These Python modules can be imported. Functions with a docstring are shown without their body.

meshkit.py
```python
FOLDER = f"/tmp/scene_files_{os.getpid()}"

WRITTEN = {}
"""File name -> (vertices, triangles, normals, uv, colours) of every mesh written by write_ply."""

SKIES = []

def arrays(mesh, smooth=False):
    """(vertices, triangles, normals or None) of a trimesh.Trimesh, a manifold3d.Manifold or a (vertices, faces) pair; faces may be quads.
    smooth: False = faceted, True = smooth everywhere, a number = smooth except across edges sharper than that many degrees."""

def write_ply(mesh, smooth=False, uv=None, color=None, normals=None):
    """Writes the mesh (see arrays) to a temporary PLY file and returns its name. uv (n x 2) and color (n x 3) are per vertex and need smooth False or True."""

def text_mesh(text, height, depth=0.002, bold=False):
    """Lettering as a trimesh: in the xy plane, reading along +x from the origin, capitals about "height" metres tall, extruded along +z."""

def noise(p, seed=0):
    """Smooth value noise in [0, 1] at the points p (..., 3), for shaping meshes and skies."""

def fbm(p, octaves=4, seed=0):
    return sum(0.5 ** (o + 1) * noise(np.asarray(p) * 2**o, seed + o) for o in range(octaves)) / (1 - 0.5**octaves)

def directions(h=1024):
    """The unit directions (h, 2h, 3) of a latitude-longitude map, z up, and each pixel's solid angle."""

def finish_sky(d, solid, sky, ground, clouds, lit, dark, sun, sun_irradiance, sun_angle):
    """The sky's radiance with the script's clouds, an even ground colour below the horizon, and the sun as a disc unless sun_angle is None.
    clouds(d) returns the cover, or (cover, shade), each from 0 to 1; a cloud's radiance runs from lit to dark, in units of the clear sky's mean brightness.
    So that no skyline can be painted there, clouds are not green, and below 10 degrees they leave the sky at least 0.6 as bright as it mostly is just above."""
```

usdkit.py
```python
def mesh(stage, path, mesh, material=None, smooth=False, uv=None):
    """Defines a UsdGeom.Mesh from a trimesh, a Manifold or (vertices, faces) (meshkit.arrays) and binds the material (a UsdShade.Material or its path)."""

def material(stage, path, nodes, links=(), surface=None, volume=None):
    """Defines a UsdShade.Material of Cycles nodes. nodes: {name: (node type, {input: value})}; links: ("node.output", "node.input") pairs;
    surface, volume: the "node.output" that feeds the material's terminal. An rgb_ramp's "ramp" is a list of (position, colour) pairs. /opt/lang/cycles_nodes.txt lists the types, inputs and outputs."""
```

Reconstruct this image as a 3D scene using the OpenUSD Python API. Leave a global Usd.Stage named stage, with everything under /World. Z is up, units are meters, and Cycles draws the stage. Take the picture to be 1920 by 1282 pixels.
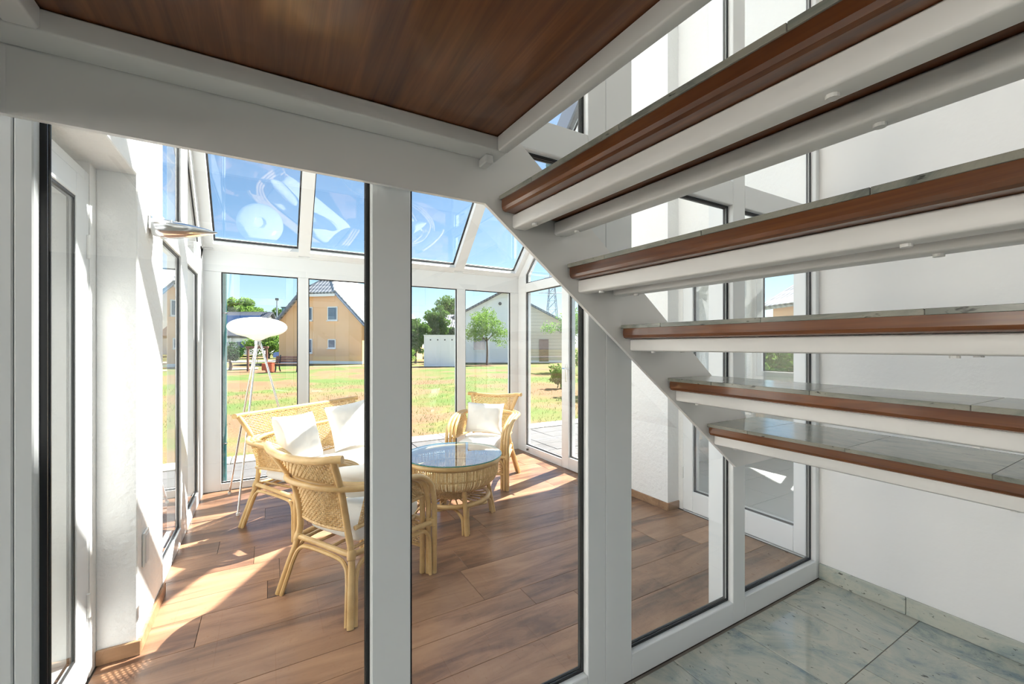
import math, random
import numpy as np, trimesh, usdkit, meshkit
from pxr import Usd, UsdGeom, UsdLux, UsdShade, Gf, Sdf
from shapely.geometry import Polygon, box as sbox, LineString

stage = Usd.Stage.CreateInMemory()
UsdGeom.SetStageUpAxis(stage, UsdGeom.Tokens.z)
UsdGeom.SetStageMetersPerUnit(stage, 1.0)
UsdGeom.Xform.Define(stage, '/World')
rng = random.Random(7)
nrng = np.random.default_rng(7)

# ------------------------------------------------------------------ camera, sky, sun
cam = UsdGeom.Camera.Define(stage, '/World/camera')
cam.CreateHorizontalApertureAttr(36.0)
cam.CreateFocalLengthAttr(791.0 / 1920 * 36)
cam.CreateVerticalApertureOffsetAttr(7.0 / 1920 * 36)
cam.AddTranslateOp().Set((0, 0, 1.30))
cam.AddRotateXYZOp().Set((90, 0, -29.94))
cam.CreateExposureAttr(0.80)

SUN = Gf.Vec3d(0.95, 0.32, 1.25).GetNormalized()
usdkit.material(stage, '/World/Looks/sky', {
    "s": ("sky_texture", {"sky_type": "multiple_scattering", "sun_disc": False, "sun_elevation": math.radians(51.3), "sun_rotation": math.radians(71), "aerosol_density": 2.2, "ozone_density": 0.75}),
    "t": ("mix_color", {"blend_type": "multiply", "fac": 1.0, "b": (0.91, 0.98, 1.0), "use_clamp": False}), "b": ("background_shader", {"strength": 0.056})}, [("s.color", "t.a"), ("t.result", "b.color")], surface="b.background")
dome = UsdLux.DomeLight.Define(stage, '/World/sky_light')
dome.CreateIntensityAttr(1.0)
UsdShade.MaterialBindingAPI.Apply(dome.GetPrim()).Bind(UsdShade.Material.Get(stage, '/World/Looks/sky'))
sun = UsdLux.DistantLight.Define(stage, '/World/sun_light')
sun.CreateIntensityAttr(3.6); sun.CreateAngleAttr(0.53); sun.CreateNormalizeAttr(True)
sun.CreateColorAttr((1.0, 0.96, 0.91))
sun.AddTransformOp().Set(Gf.Matrix4d().SetRotate(Gf.Rotation(Gf.Vec3d(0, 0, 1), SUN)))

# ------------------------------------------------------------------ materials
M = {}
def mat(name, nodes, links=(), surface="p.BSDF"):
    M[name] = usdkit.material(stage, '/World/Looks/' + name, nodes, links, surface=surface)
def plain(name, col, rough=0.5, **kw):
    mat(name, {"p": ("principled_bsdf", {"base_color": col, "roughness": rough, **kw})})
def bumpy(name, col, rough, scale, strength, dist, detail=3, col2=None, cscale=3, **kw):
    n = {"g": ("geometry", {}), "n": ("noise_texture", {"scale": scale, "detail": detail}), "b": ("bump", {"strength": strength, "distance": dist}),
         "p": ("principled_bsdf", {"base_color": col, "roughness": rough, **kw})}
    l = [("g.position", "n.vector"), ("n.fac", "b.height"), ("b.normal", "p.normal")]
    if col2:
        n["c"] = ("noise_texture", {"scale": cscale, "detail": 4}); n["r"] = ("rgb_ramp", {"ramp": [(0.3, col), (0.7, col2)]})
        l += [("g.position", "c.vector"), ("c.fac", "r.fac"), ("r.color", "p.base_color")]
    mat(name, n, l)

plain('frame_white', (0.775, 0.795, 0.80), 0.32)
plain('steel_white', (0.80, 0.79, 0.775), 0.34)
bumpy('stucco', (0.86, 0.86, 0.845), 0.85, 38, 0.35, 0.02, 4)
bumpy('wall_paint', (0.86, 0.85, 0.835), 0.85, 32, 0.12, 0.012, 3)
plain('black_rubber', (0.012, 0.012, 0.013), 0.5)
def pane_material(name, tint, ior):
    # a pane seen as a whole: both faces' reflections on the face that is met first, nothing more on the way out
    mat(name, {"f": ("fresnel", {"IOR": ior}), "g0": ("geometry", {}), "f2": ("math", {"math_type": "multiply", "value2": 2.0}), "f1": ("math", {"math_type": "add", "value2": 1.0}),
        "q": ("math", {"math_type": "divide"}), "o": ("math", {"math_type": "subtract", "value1": 1.0}), "k": ("math", {"math_type": "multiply"}),
        "t": ("transparent_bsdf", {"color": tint}), "g": ("glossy_bsdf", {"color": (1, 1, 1), "roughness": 0.0}), "m": ("mix_closure", {})},
        [("f.fac", "f2.value1"), ("f.fac", "f1.value1"), ("f2.value", "q.value1"), ("f1.value", "q.value2"), ("g0.backfacing", "o.value2"), ("o.value", "k.value1"), ("q.value", "k.value2"),
         ("k.value", "m.fac"), ("t.BSDF", "m.closure1"), ("g.BSDF", "m.closure2")], surface="m.closure")
pane_material('glass', (0.985, 0.993, 0.989), 1.5)
pane_material('table_glass', (0.93, 0.97, 0.96), 1.9)
plain('glass_edge', (0.03, 0.22, 0.20), 0.1)

def wood(name, ramp, rough, sx=1.0, sc=11.0, axis=0, coat=0.0, bump=0.05, rand=True, spec=0.5):
    s = [sc, sc, sc]; s[axis] = sx
    n = {"g": ("geometry", {}), "o": ("object_info", {}), "k": ("math", {"math_type": "multiply", "value2": 43.0}), "v": ("combine_xyz", {}),
         "a": ("vector_math", {"math_type": "add"}), "m": ("mapping", {"scale": s}),
         "n": ("noise_texture", {"scale": 1.0, "detail": 6, "roughness": 0.62, "distortion": 0.9}),
         "n2": ("noise_texture", {"scale": 0.33, "detail": 3, "roughness": 0.5, "distortion": 0.4}),
         "w": ("mix_float", {"fac": 0.45}), "r": ("rgb_ramp", {"ramp": ramp}),
         "h": ("hsv", {}), "j": ("map_range", {"from_min": 0, "from_max": 1, "to_min": 0.86, "to_max": 1.12}),
         "b": ("bump", {"strength": bump, "distance": 0.01}),
         "p": ("principled_bsdf", {"roughness": rough, "coat_weight": coat, "coat_roughness": 0.12, "specular_ior_level": spec})}
    l = [("g.position", "a.vector1"), ("a.vector", "m.vector"), ("m.vector", "n.vector"), ("m.vector", "n2.vector"), ("n.fac", "w.a"), ("n2.fac", "w.b"), ("w.result", "r.fac"),
         ("r.color", "h.color"), ("h.color", "p.base_color"), ("w.result", "b.height"), ("b.normal", "p.normal")]
    if rand:
        l += [("o.random", "k.value1"), ("k.value", "v.x"), ("k.value", "v.y"), ("v.vector", "a.vector2"), ("o.random", "j.value"), ("j.result", "h.value")]
    mat(name, n, l)
wood('plank_wood', [(0.30, (0.05, 0.028, 0.021)), (0.43, (0.18, 0.090, 0.052)), (0.52, (0.305, 0.160, 0.090)), (0.68, (0.42, 0.24, 0.138))], 0.30, 1.6, 9.0, 0, spec=0.5)
wood('skirting_wood', [(0.3, (0.16, 0.075, 0.035)), (0.5, (0.33, 0.18, 0.09)), (0.7, (0.42, 0.25, 0.14))], 0.4, 3.0, 26.0, 0)
wood('mahogany', [(0.32, (0.05, 0.014, 0.005)), (0.5, (0.135, 0.042, 0.012)), (0.68, (0.24, 0.083, 0.023))], 0.26, 1.3, 30.0, 1, coat=0.5, bump=0.02)
wood('brown_wood', [(0.3, (0.13, 0.06, 0.04)), (0.7, (0.26, 0.13, 0.085))], 0.6, 2, 20, 0)

def granite(name, base, light, dark, rough, rnd=True):
    mat(name, {"g": ("geometry", {}), "o": ("object_info", {}), "k": ("math", {"math_type": "multiply", "value2": 31.0}), "v": ("combine_xyz", {}), "a": ("vector_math", {"math_type": "add"}),
        "m": ("mapping", {"scale": (4.2, 2.6, 7.0), "rotation": (0, 0, 0.9)}),
        "n": ("noise_texture", {"scale": 1.0, "detail": 7, "roughness": 0.7, "distortion": 1.6}),
        "r": ("rgb_ramp", {"ramp": [(0.30, dark), (0.43, base), (0.56, light), (0.75, base)]}),
        "m2": ("mapping", {"scale": (60, 28, 60), "rotation": (0, 0, 0.9)}), "n2": ("noise_texture", {"scale": 1.0, "detail": 3, "roughness": 0.6, "distortion": 0.5}),
        "r2": ("rgb_ramp", {"ramp": [(0.0, (0.1, 0.1, 0.1)), (0.29, (0.12, 0.12, 0.115)), (0.36, (1, 1, 1)), (1.0, (1, 1, 1))]}),
        "x": ("mix_color", {"blend_type": "multiply", "fac": 0.85}),
        "p": ("principled_bsdf", {"roughness": rough, "specular_ior_level": 0.6})},
        [("g.position", "a.vector1"), ("o.random", "k.value1"), ("k.value", "v.x"), ("k.value", "v.y"), ("v.vector", "a.vector2"), ("a.vector", "m.vector"), ("m.vector", "n.vector"), ("n.fac", "r.fac"),
         ("a.vector", "m2.vector"), ("m2.vector", "n2.vector"), ("n2.fac", "r2.fac"), ("r.color", "x.a"), ("r2.color", "x.b"), ("x.result", "p.base_color")])
granite('granite', (0.40, 0.44, 0.40), (0.54, 0.54, 0.46), (0.22, 0.29, 0.31), 0.07)
granite('granite_tread', (0.24, 0.25, 0.22), (0.34, 0.33, 0.28), (0.13, 0.14, 0.13), 0.16)
plain('dark_panel_paint', (0.12, 0.15, 0.18), 0.6)  # for the dark panels added on the unseen rear wall
plain('pale_tile', (0.62, 0.64, 0.64), 0.06)
plain('grout', (0.22, 0.19, 0.16), 0.8)
plain('dark_joint', (0.05, 0.035, 0.028), 0.8)

mat('rattan_pole', {"g": ("texture_coordinate", {}), "n": ("noise_texture", {"scale": 9.0, "detail": 4, "roughness": 0.6}),
    "r": ("rgb_ramp", {"ramp": [(0.3, (0.55, 0.33, 0.12)), (0.6, (0.70, 0.47, 0.20)), (0.8, (0.77, 0.56, 0.28))]}), "p": ("principled_bsdf", {"roughness": 0.33})},
    [("g.object", "n.vector"), ("n.fac", "r.fac"), ("r.color", "p.base_color")])
mat('rattan_weave', {"g": ("texture_coordinate", {}), "n": ("noise_texture", {"scale": 40.0, "detail": 3, "roughness": 0.6}),
    "r": ("rgb_ramp", {"ramp": [(0.3, (0.58, 0.36, 0.14)), (0.6, (0.76, 0.53, 0.25)), (0.8, (0.83, 0.63, 0.36))]}), "p": ("principled_bsdf", {"roughness": 0.45})},
    [("g.object", "n.vector"), ("n.fac", "r.fac"), ("r.color", "p.base_color")])
bumpy('cream_fabric', (0.86, 0.845, 0.80), 0.9, 260, 0.15, 0.004, 2, sheen_weight=0.2)
plain('chrome', (0.86, 0.87, 0.88), 0.12, metallic=1.0)
plain('dark_metal', (0.06, 0.06, 0.06), 0.4, metallic=0.6)
plain('opal_glass', (0.93, 0.93, 0.91), 0.18, subsurface_weight=0.25, subsurface_radius=(1, 1, 1), subsurface_scale=0.05)
plain('white_plastic', (0.83, 0.83, 0.80), 0.3)

mat('lawn', {"g": ("geometry", {}), "n": ("noise_texture", {"scale": 0.30, "detail": 5, "roughness": 0.62}), "r": ("rgb_ramp", {"ramp": [(0.39, (0.22, 0.132, 0.076)), (0.46, (0.215, 0.152, 0.082)), (0.51, (0.165, 0.162, 0.062)), (0.59, (0.11, 0.165, 0.045))]}),
    "n2": ("noise_texture", {"scale": 22.0, "detail": 4, "roughness": 0.7}), "r2": ("rgb_ramp", {"ramp": [(0.25, (0.8, 0.8, 0.8)), (0.7, (1.1, 1.1, 1.1))]}),
    "x": ("mix_color", {"blend_type": "multiply", "fac": 1.0}), "b": ("bump", {"strength": 0.6, "distance": 0.04}), "p": ("principled_bsdf", {"roughness": 0.95, "specular_ior_level": 0.1})},
    [("g.position", "n.vector"), ("n.fac", "r.fac"), ("g.position", "n2.vector"), ("n2.fac", "r2.fac"), ("r.color", "x.a"), ("r2.color", "x.b"), ("x.result", "p.base_color"), ("n2.fac", "b.height"), ("b.normal", "p.normal")])
bumpy('paving', (0.10, 0.096, 0.095), 0.85, 60, 0.2, 0.01, 3, (0.135, 0.13, 0.128), 6)
bumpy('kerb_stone', (0.42, 0.40, 0.37), 0.8, 50, 0.2, 0.01, 3)
bumpy('bounce_house_plaster', (0.86, 0.83, 0.785), 0.9, 30, 0.1, 0.01, 2)  # wall colour of the added light-bouncing house
bumpy('cream_bounce_paint', (0.86, 0.845, 0.815), 0.85, 32, 0.12, 0.012, 3)  # warm tint on the mostly unseen hall walls and ceiling, warms bounced light
bumpy('pale_bounce_gravel', (0.66, 0.61, 0.55), 0.9, 40, 0.3, 0.01, 3)  # pale, warm ground colour chosen to bounce light
bumpy('road', (0.34, 0.29, 0.26), 0.9, 8, 0.1, 0.01, 3, (0.38, 0.33, 0.30), 1)
bumpy('peach_plaster', (0.91, 0.50, 0.235), 0.9, 30, 0.1, 0.01, 2, (0.94, 0.55, 0.28), 0.5)
bumpy('white_plaster', (0.86, 0.83, 0.81), 0.9, 30, 0.1, 0.01, 2)
bumpy('blue_plaster', (0.80, 0.80, 0.80), 0.9, 30, 0.1, 0.01, 2)
def tiles(name, c1, c2, sx, sz, rough=0.45):
    mat(name, {"g": ("texture_coordinate", {}), "w": ("wave_texture", {"wave_type": "bands", "bands_direction": "x", "scale": sx}), "w2": ("wave_texture", {"wave_type": "bands", "bands_direction": "z", "profile": "saw", "scale": sz}),
        "m": ("mix_float", {"fac": 0.5}), "r": ("rgb_ramp", {"ramp": [(0.2, c1), (0.75, c2)]}), "b": ("bump", {"strength": 0.9, "distance": 0.06}), "p": ("principled_bsdf", {"roughness": rough})},
        [("g.object", "w.vector"), ("g.object", "w2.vector"), ("w.fac", "m.a"), ("w2.fac", "m.b"), ("m.result", "r.fac"), ("r.color", "p.base_color"), ("m.result", "b.height"), ("b.normal", "p.normal")])
tiles('roof_tile_grey', (0.10, 0.105, 0.12), (0.42, 0.42, 0.44), 1.05, 0.85)
tiles('roof_tile_dark', (0.035, 0.04, 0.055), (0.17, 0.18, 0.21), 1.3, 1.2)
mat('siding', {"g": ("texture_coordinate", {}), "w": ("wave_texture", {"wave_type": "bands", "bands_direction": "z", "profile": "saw", "scale": 1.1}), "r": ("rgb_ramp", {"ramp": [(0.0, (0.36, 0.29, 0.22)), (0.12, (0.60, 0.51, 0.41)), (1.0, (0.66, 0.57, 0.47))]}), "b": ("bump", {"strength": 0.6, "distance": 0.04}), "p": ("principled_bsdf", {"roughness": 0.7})},
    [("g.object", "w.vector"), ("w.fac", "r.fac"), ("r.color", "p.base_color"), ("w.fac", "b.height"), ("b.normal", "p.normal")])
plain('window_glass', (0.03, 0.06, 0.11), 0.05, specular_ior_level=0.9)
plain('solar_glass', (0.02, 0.05, 0.13), 0.08)
plain('blue_trim', (0.16, 0.19, 0.26), 0.5)
plain('red_paint', (0.62, 0.10, 0.05), 0.5)
plain('teal_metal', (0.012, 0.085, 0.09), 0.35)
plain('teal_cladding', (0.10, 0.26, 0.27), 0.5)
plain('car_blue', (0.10, 0.19, 0.42), 0.25, coat_weight=0.7)
plain('tyre', (0.02, 0.02, 0.02), 0.8)
plain('pylon_steel', (0.33, 0.38, 0.45), 0.5)
plain('bark', (0.12, 0.08, 0.055), 0.9)
plain('blue_barrel', (0.03, 0.05, 0.3), 0.4)
def leafmat(name, c1, c2):
    mat(name, {"g": ("geometry", {}), "r": ("rgb_ramp", {"ramp": [(0.0, c1), (1.0, c2)]}), "d": ("diffuse_bsdf", {}), "t": ("translucent_bsdf", {}), "m": ("mix_closure", {"fac": 0.35})},
        [("g.random_per_island", "r.fac"), ("r.color", "d.color"), ("r.color", "t.color"), ("d.BSDF", "m.closure1"), ("t.BSDF", "m.closure2")], surface="m.closure")
leafmat('leaf_green', (0.13, 0.23, 0.05), (0.36, 0.46, 0.15))
leafmat('leaf_light', (0.22, 0.36, 0.07), (0.52, 0.62, 0.22))
leafmat('leaf_dark', (0.04, 0.10, 0.03), (0.12, 0.22, 0.06))
leafmat('leaf_yellow', (0.36, 0.40, 0.05), (0.62, 0.60, 0.12))
leafmat('grass_blades', (0.12, 0.16, 0.04), (0.30, 0.20, 0.10))

# ------------------------------------------------------------------ helpers
_names = {}
def numbered(parent, name):
    k = _names.get((parent, name), 0); _names[(parent, name)] = k + 1
    return f"{parent}/{name}" + (f"_{k:03d}" if k else "")
def tag(path, label=None, cat=None, group=None, kind=None):
    p = stage.GetPrimAtPath(path)
    for k, v in (('label', label), ('category', cat), ('group', group), ('kind', kind)):
        if v: p.SetCustomDataByKey(k, v)
    return path
def thing(name, label, cat, loc=(0, 0, 0), rotz=0.0, group=None, kind=None):
    path = numbered('/World', name)
    x = UsdGeom.Xform.Define(stage, path); x.AddTranslateOp().Set(Gf.Vec3d(*map(float, loc))); x.AddRotateZOp().Set(float(rotz))
    return tag(path, label, cat, group, kind)
def obj(name, mesh, m, parent='/World', smooth=False, label=None, cat=None, group=None, kind=None):
    path = numbered(parent, name)
    usdkit.mesh(stage, path, mesh, M[m], smooth=smooth)
    return tag(path, label, cat, group, kind)
def copy_of(src, name, label, loc, rotz, group=None):
    path = numbered('/World', name)
    x = UsdGeom.Xform.Define(stage, path)
    x.GetPrim().GetReferences().AddInternalReference(src)
    x.ClearXformOpOrder()
    for a in ('xformOp:translate', 'xformOp:rotateZ'):
        pass
    x.GetPrim().GetAttribute('xformOp:translate').Set(Gf.Vec3d(*loc)); x.GetPrim().GetAttribute('xformOp:rotateZ').Set(float(rotz))
    x.GetPrim().CreateAttribute('xformOpOrder', Sdf.ValueTypeNames.TokenArray).Set(['xformOp:translate', 'xformOp:rotateZ'])
    x.GetPrim().SetInstanceable(True)
    return tag(path, label, None, group)
def cat_(*ms):
    ms = [m for m in (ms[0] if len(ms) == 1 and isinstance(ms[0], list) else ms)]
    return trimesh.util.concatenate(ms)
def cbox(x0, x1, y0, y1, z0, z1, b=0.003):
    """A box with chamfered edges."""
    lo, hi = np.array([x0, y0, z0], float), np.array([x1, y1, z1], float)
    b = min(b, 0.45 * (hi - lo).min())
    if b <= 1e-5:
        m = trimesh.creation.box(hi - lo); m.apply_translation((lo + hi) / 2); return m
    pts = []
    for sx in (0, 1):
        for sy in (0, 1):
            for sz in (0, 1):
                c = np.where([sx, sy, sz], hi, lo); s = np.where([sx, sy, sz], -1, 1)
                for k in range(3):
                    p = c + s * b; p[k] = c[k]; pts.append(p)
    return trimesh.convex.convex_hull(np.array(pts))
def bx(name, d, m, parent, b=0.003, **k):
    return obj(name, cbox(*d, b), m, parent, **k)
def rot(mesh, deg, axis, point=(0, 0, 0)):
    mesh.apply_transform(trimesh.transformations.rotation_matrix(math.radians(deg), axis, point)); return mesh
def prism(poly, O, eu, ev, en, t0, t1):
    """Extrudes a shapely polygon drawn in the plane O + u*eu + v*ev from n = t0 to t1 along en."""
    m = trimesh.creation.extrude_polygon(poly, t1 - t0, engine="earcut")
    v = np.array(m.vertices); O, eu, ev, en = (np.asarray(a, float) for a in (O, eu, ev, en))
    w = O + v[:, :1] * eu + v[:, 1:2] * ev + (v[:, 2:3] + t0) * en
    f = np.array(m.faces)
    if np.dot(np.cross(eu, ev), en) < 0: f = f[:, ::-1]
    return trimesh.Trimesh(w, f, process=False)
def spline(P, n=8):
    P = [np.asarray(p, float) for p in P]
    Q = [2 * P[0] - P[1]] + P + [2 * P[-1] - P[-2]]
    out = []
    for i in range(1, len(Q) - 2):
        p0, p1, p2, p3 = Q[i - 1:i + 3]
        for t in np.linspace(0, 1, n, endpoint=False):
            out.append(0.5 * (2 * p1 + (p2 - p0) * t + (2 * p0 - 5 * p1 + 4 * p2 - p3) * t * t + (3 * p1 - p0 - 3 * p2 + p3) * t ** 3))
    return np.array(out + [P[-1]])
def tube(P, r, s=8, closed=False):
    P = np.asarray(P, float); n = len(P)
    r = np.full(n, r, float) if np.ndim(r) == 0 else np.asarray(r, float)
    T = np.roll(P, -1, 0) - np.roll(P, 1, 0) if closed else np.gradient(P, axis=0)
    T /= np.linalg.norm(T, axis=1, keepdims=True) + 1e-12
    a = np.array([0, 0, 1.0]) if abs(T[0][2]) < 0.9 else np.array([1.0, 0, 0])
    N = np.cross(T[0], a); N /= np.linalg.norm(N); Ns = []
    for i in range(n):
        N = N - T[i] * np.dot(N, T[i]); N /= np.linalg.norm(N); Ns.append(N)
    Ns = np.array(Ns); B = np.cross(T, Ns)
    an = np.arange(s) / s * 2 * math.pi
    V = P[:, None] + r[:, None, None] * (np.cos(an)[None, :, None] * Ns[:, None] + np.sin(an)[None, :, None] * B[:, None])
    V = V.reshape(-1, 3); F = []
    idx = np.arange(n * s).reshape(n, s)
    rows = range(n) if closed else range(n - 1)
    for i in rows:
        a0, a1 = idx[i], idx[(i + 1) % n]
        b0, b1 = np.roll(a0, -1), np.roll(a1, -1)
        F.append(np.stack([a0, b0, b1], 1)); F.append(np.stack([a0, b1, a1], 1))
    F = np.vstack(F)
    if not closed:
        c = len(V); V = np.vstack([V, P[:1], P[-1:]])
        a0, a1 = idx[0], idx[-1]
        F = np.vstack([F, np.stack([np.full(s, c), np.roll(a0, -1), a0], 1), np.stack([np.full(s, c + 1), a1, np.roll(a1, -1)], 1)])
    return trimesh.Trimesh(V, F, process=False)
def lathe(prof, seg=40):
    """prof: (r, z) pairs from bottom to top; closed solid of revolution about z."""
    return trimesh.creation.revolve(np.array(prof, float), sections=seg)
def weave(S, nu, nv, rw=0.0032, rs=0.0044, amp=0.0036, ribs=True):
    """Woven cane on the surface S(u, v), u, v in [0, 1]: nu upright stakes and nv strands that pass over and under them."""
    def nor(u, v):
        e = 1e-3
        n = np.cross(S(min(u + e, 1), v) - S(max(u - e, 0), v), S(u, min(v + e, 1)) - S(u, max(v - e, 0)))
        return n / (np.linalg.norm(n) + 1e-12)
    parts = []
    us = np.linspace(0, 1, nu)
    for i in range(nu):
        parts.append(tube(np.array([S(us[i], v) for v in np.linspace(0, 1, 9)]), rw, 4))
    for j in range(nv):
        v = (j + 0.5) / nv
        P = []
        for i in range(nu):
            p, n = S(us[i], v), nor(us[i], v)
            P.append(p + n * amp * (1 if (i + j) % 2 else -1))
            if i < nu - 1:
                P.append(S((us[i] + us[i + 1]) / 2, v))
        parts.append(tube(np.array(P), rs, 4))
    return cat_(parts)
def cushion(lx, ly, h, e=0.35, n=28, bulge=0.0, seed=0, wr=0.004):
    """A soft box: superellipsoid with a slightly crumpled surface, centred in x, y with its underside at z = 0."""
    th = np.linspace(-math.pi / 2, math.pi / 2, n); ph = np.linspace(0, 2 * math.pi, 2 * n, endpoint=False)
    T, Ph = np.meshgrid(th, ph, indexing='ij')
    sp = lambda a, p: np.sign(a) * np.abs(a) ** p
    x = lx / 2 * sp(np.cos(T), e) * sp(np.cos(Ph), e * 0.7); y = ly / 2 * sp(np.cos(T), e) * sp(np.sin(Ph), e * 0.7)
    z = h / 2 * sp(np.sin(T), 0.75) * (1 + bulge * (1 - (2 * x / lx) ** 2) * (1 - (2 * y / ly) ** 2))
    V = np.stack([x, y, z + h / 2], -1).reshape(-1, 3)
    V = V + (meshkit.fbm(V * 14 + seed * 7.3, 3, seed)[:, None] - 0.5) * np.array([wr, wr, wr * 2])
    idx = np.arange(n * 2 * n).reshape(n, 2 * n); F = []
    for i in range(n - 1):
        a, b = idx[i], idx[i + 1]
        F += [np.stack([a, np.roll(a, -1), np.roll(b, -1)], 1), np.stack([a, np.roll(b, -1), b], 1)]
    m = trimesh.Trimesh(V, np.vstack(F), process=False); m.fix_normals(); return m
def pillow(w, h, t, seed=0, n=26):
    """A scatter cushion standing in the xz plane: pinched corners, fat middle, soft creases; centre of the lower edge at the origin."""
    u = np.linspace(-1, 1, n); U, V = np.meshgrid(u, u, indexing='ij')
    pinch = 1 - 0.07 * (1 - V ** 2); pinch2 = 1 - 0.07 * (1 - U ** 2)
    X, Z = w / 2 * U * pinch, h / 2 * V * pinch2
    T = t / 2 * (np.clip((1 - U ** 4) * (1 - V ** 4), 0, 1)) ** 0.55
    P = np.stack([U * 2, V * 2, np.full_like(U, seed)], -1)
    T = T * (1 + 0.18 * (meshkit.fbm(P * 1.6, 3, seed) - 0.5) * 2)
    front, back = np.stack([X, -T, Z + h / 2], -1).reshape(-1, 3), np.stack([X, T * 0.9, Z + h / 2], -1).reshape(-1, 3)
    idx = np.arange(n * n).reshape(n, n); a, b, c, d = idx[:-1, :-1].ravel(), idx[1:, :-1].ravel(), idx[1:, 1:].ravel(), idx[:-1, 1:].ravel()
    F = np.vstack([np.stack([a, b, c], 1), np.stack([a, c, d], 1)])
    m = trimesh.Trimesh(np.vstack([front, back]), np.vstack([F, F[:, ::-1] + n * n]), process=False)
    m.merge_vertices(); return m

# ------------------------------------------------------------------ glazing helper
def glaze(parent, poly, O, eu, ev, en, t, gw=0.010, thick=0.012):
    """A pane with its black rubber seal in the opening poly; the pane's near face is at n = t (en points away from the viewer's side)."""
    obj('glass_pane', prism(poly, O, eu, ev, en, t, t + thick), 'glass', parent)
    ring = poly.difference(poly.buffer(-gw, join_style=2))
    obj('gasket', prism(ring, O, eu, ev, en, t - 0.004, t - 0.0002), 'black_rubber', parent)
    obj('gasket', prism(ring, O, eu, ev, en, t + thick + 0.0002, t + thick + 0.004), 'black_rubber', parent)
X3, Y3, Z3 = np.eye(3)

# ================================================================== ROOM SHELL
# --- floors
FLOOR = thing('floor', 'brown wood plank floor of the glazed garden room', 'floor', kind='structure')
obj('subfloor', cbox(-0.62, 2.86, 1.16, 4.66, -0.12, -0.004, 0), 'dark_joint', FLOOR)
seams = [1.335, 1.56, 1.78, 1.94, 2.26, 2.51, 2.70, 2.95, 3.20, 3.40, 3.66, 3.91, 4.12, 4.37, 4.565]
seams = [1.245] + seams
first = {3: 1.167, 4: 0.957, 5: -0.28, 8: -0.08, 9: -0.281}
for i in range(len(seams) - 1):
    x = -0.605
    cuts = [x]
    nxt = first.get(i, -0.6 + rng.uniform(0.3, 1.25))
    while nxt < 2.6:
        if nxt - cuts[-1] > 0.15: cuts.append(nxt)
        nxt += 1.29
    cuts.append(2.83)
    for a, b in zip(cuts[:-1], cuts[1:]):
        bx('plank', (a + 0.0009, b - 0.0009, seams[i] + 0.0009, seams[i + 1] - 0.0009, -0.012, rng.uniform(-0.0004, 0.0002)), 'plank_wood', FLOOR, 0.0014)
HALL = thing('floor', 'grey-green granite tile floor of the stair hall', 'floor', kind='structure')
obj('subfloor', cbox(-4.2, 2.80, -3.3, 1.19, -0.12, -0.003, 0), 'grout', HALL)
S = 0.411
for r in range(10):
    y1 = 1.178 - r * S
    if y1 - S < -3.1: break
    off = 1.447 if r % 2 == 0 else 1.447 - S / 2 + 0.015
    k0 = math.floor((-4.2 - off) / S)
    for k in range(k0, 12):
        a, b = max(off + k * S, -4.2), min(off + (k + 1) * S, 2.675)
        if b - a < 0.03: continue
        bx('tile', (a + 0.0014, b - 0.0014, y1 - S + 0.0014, y1 - 0.0014, -0.012, 0.0), 'granite', HALL, 0.001)

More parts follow.
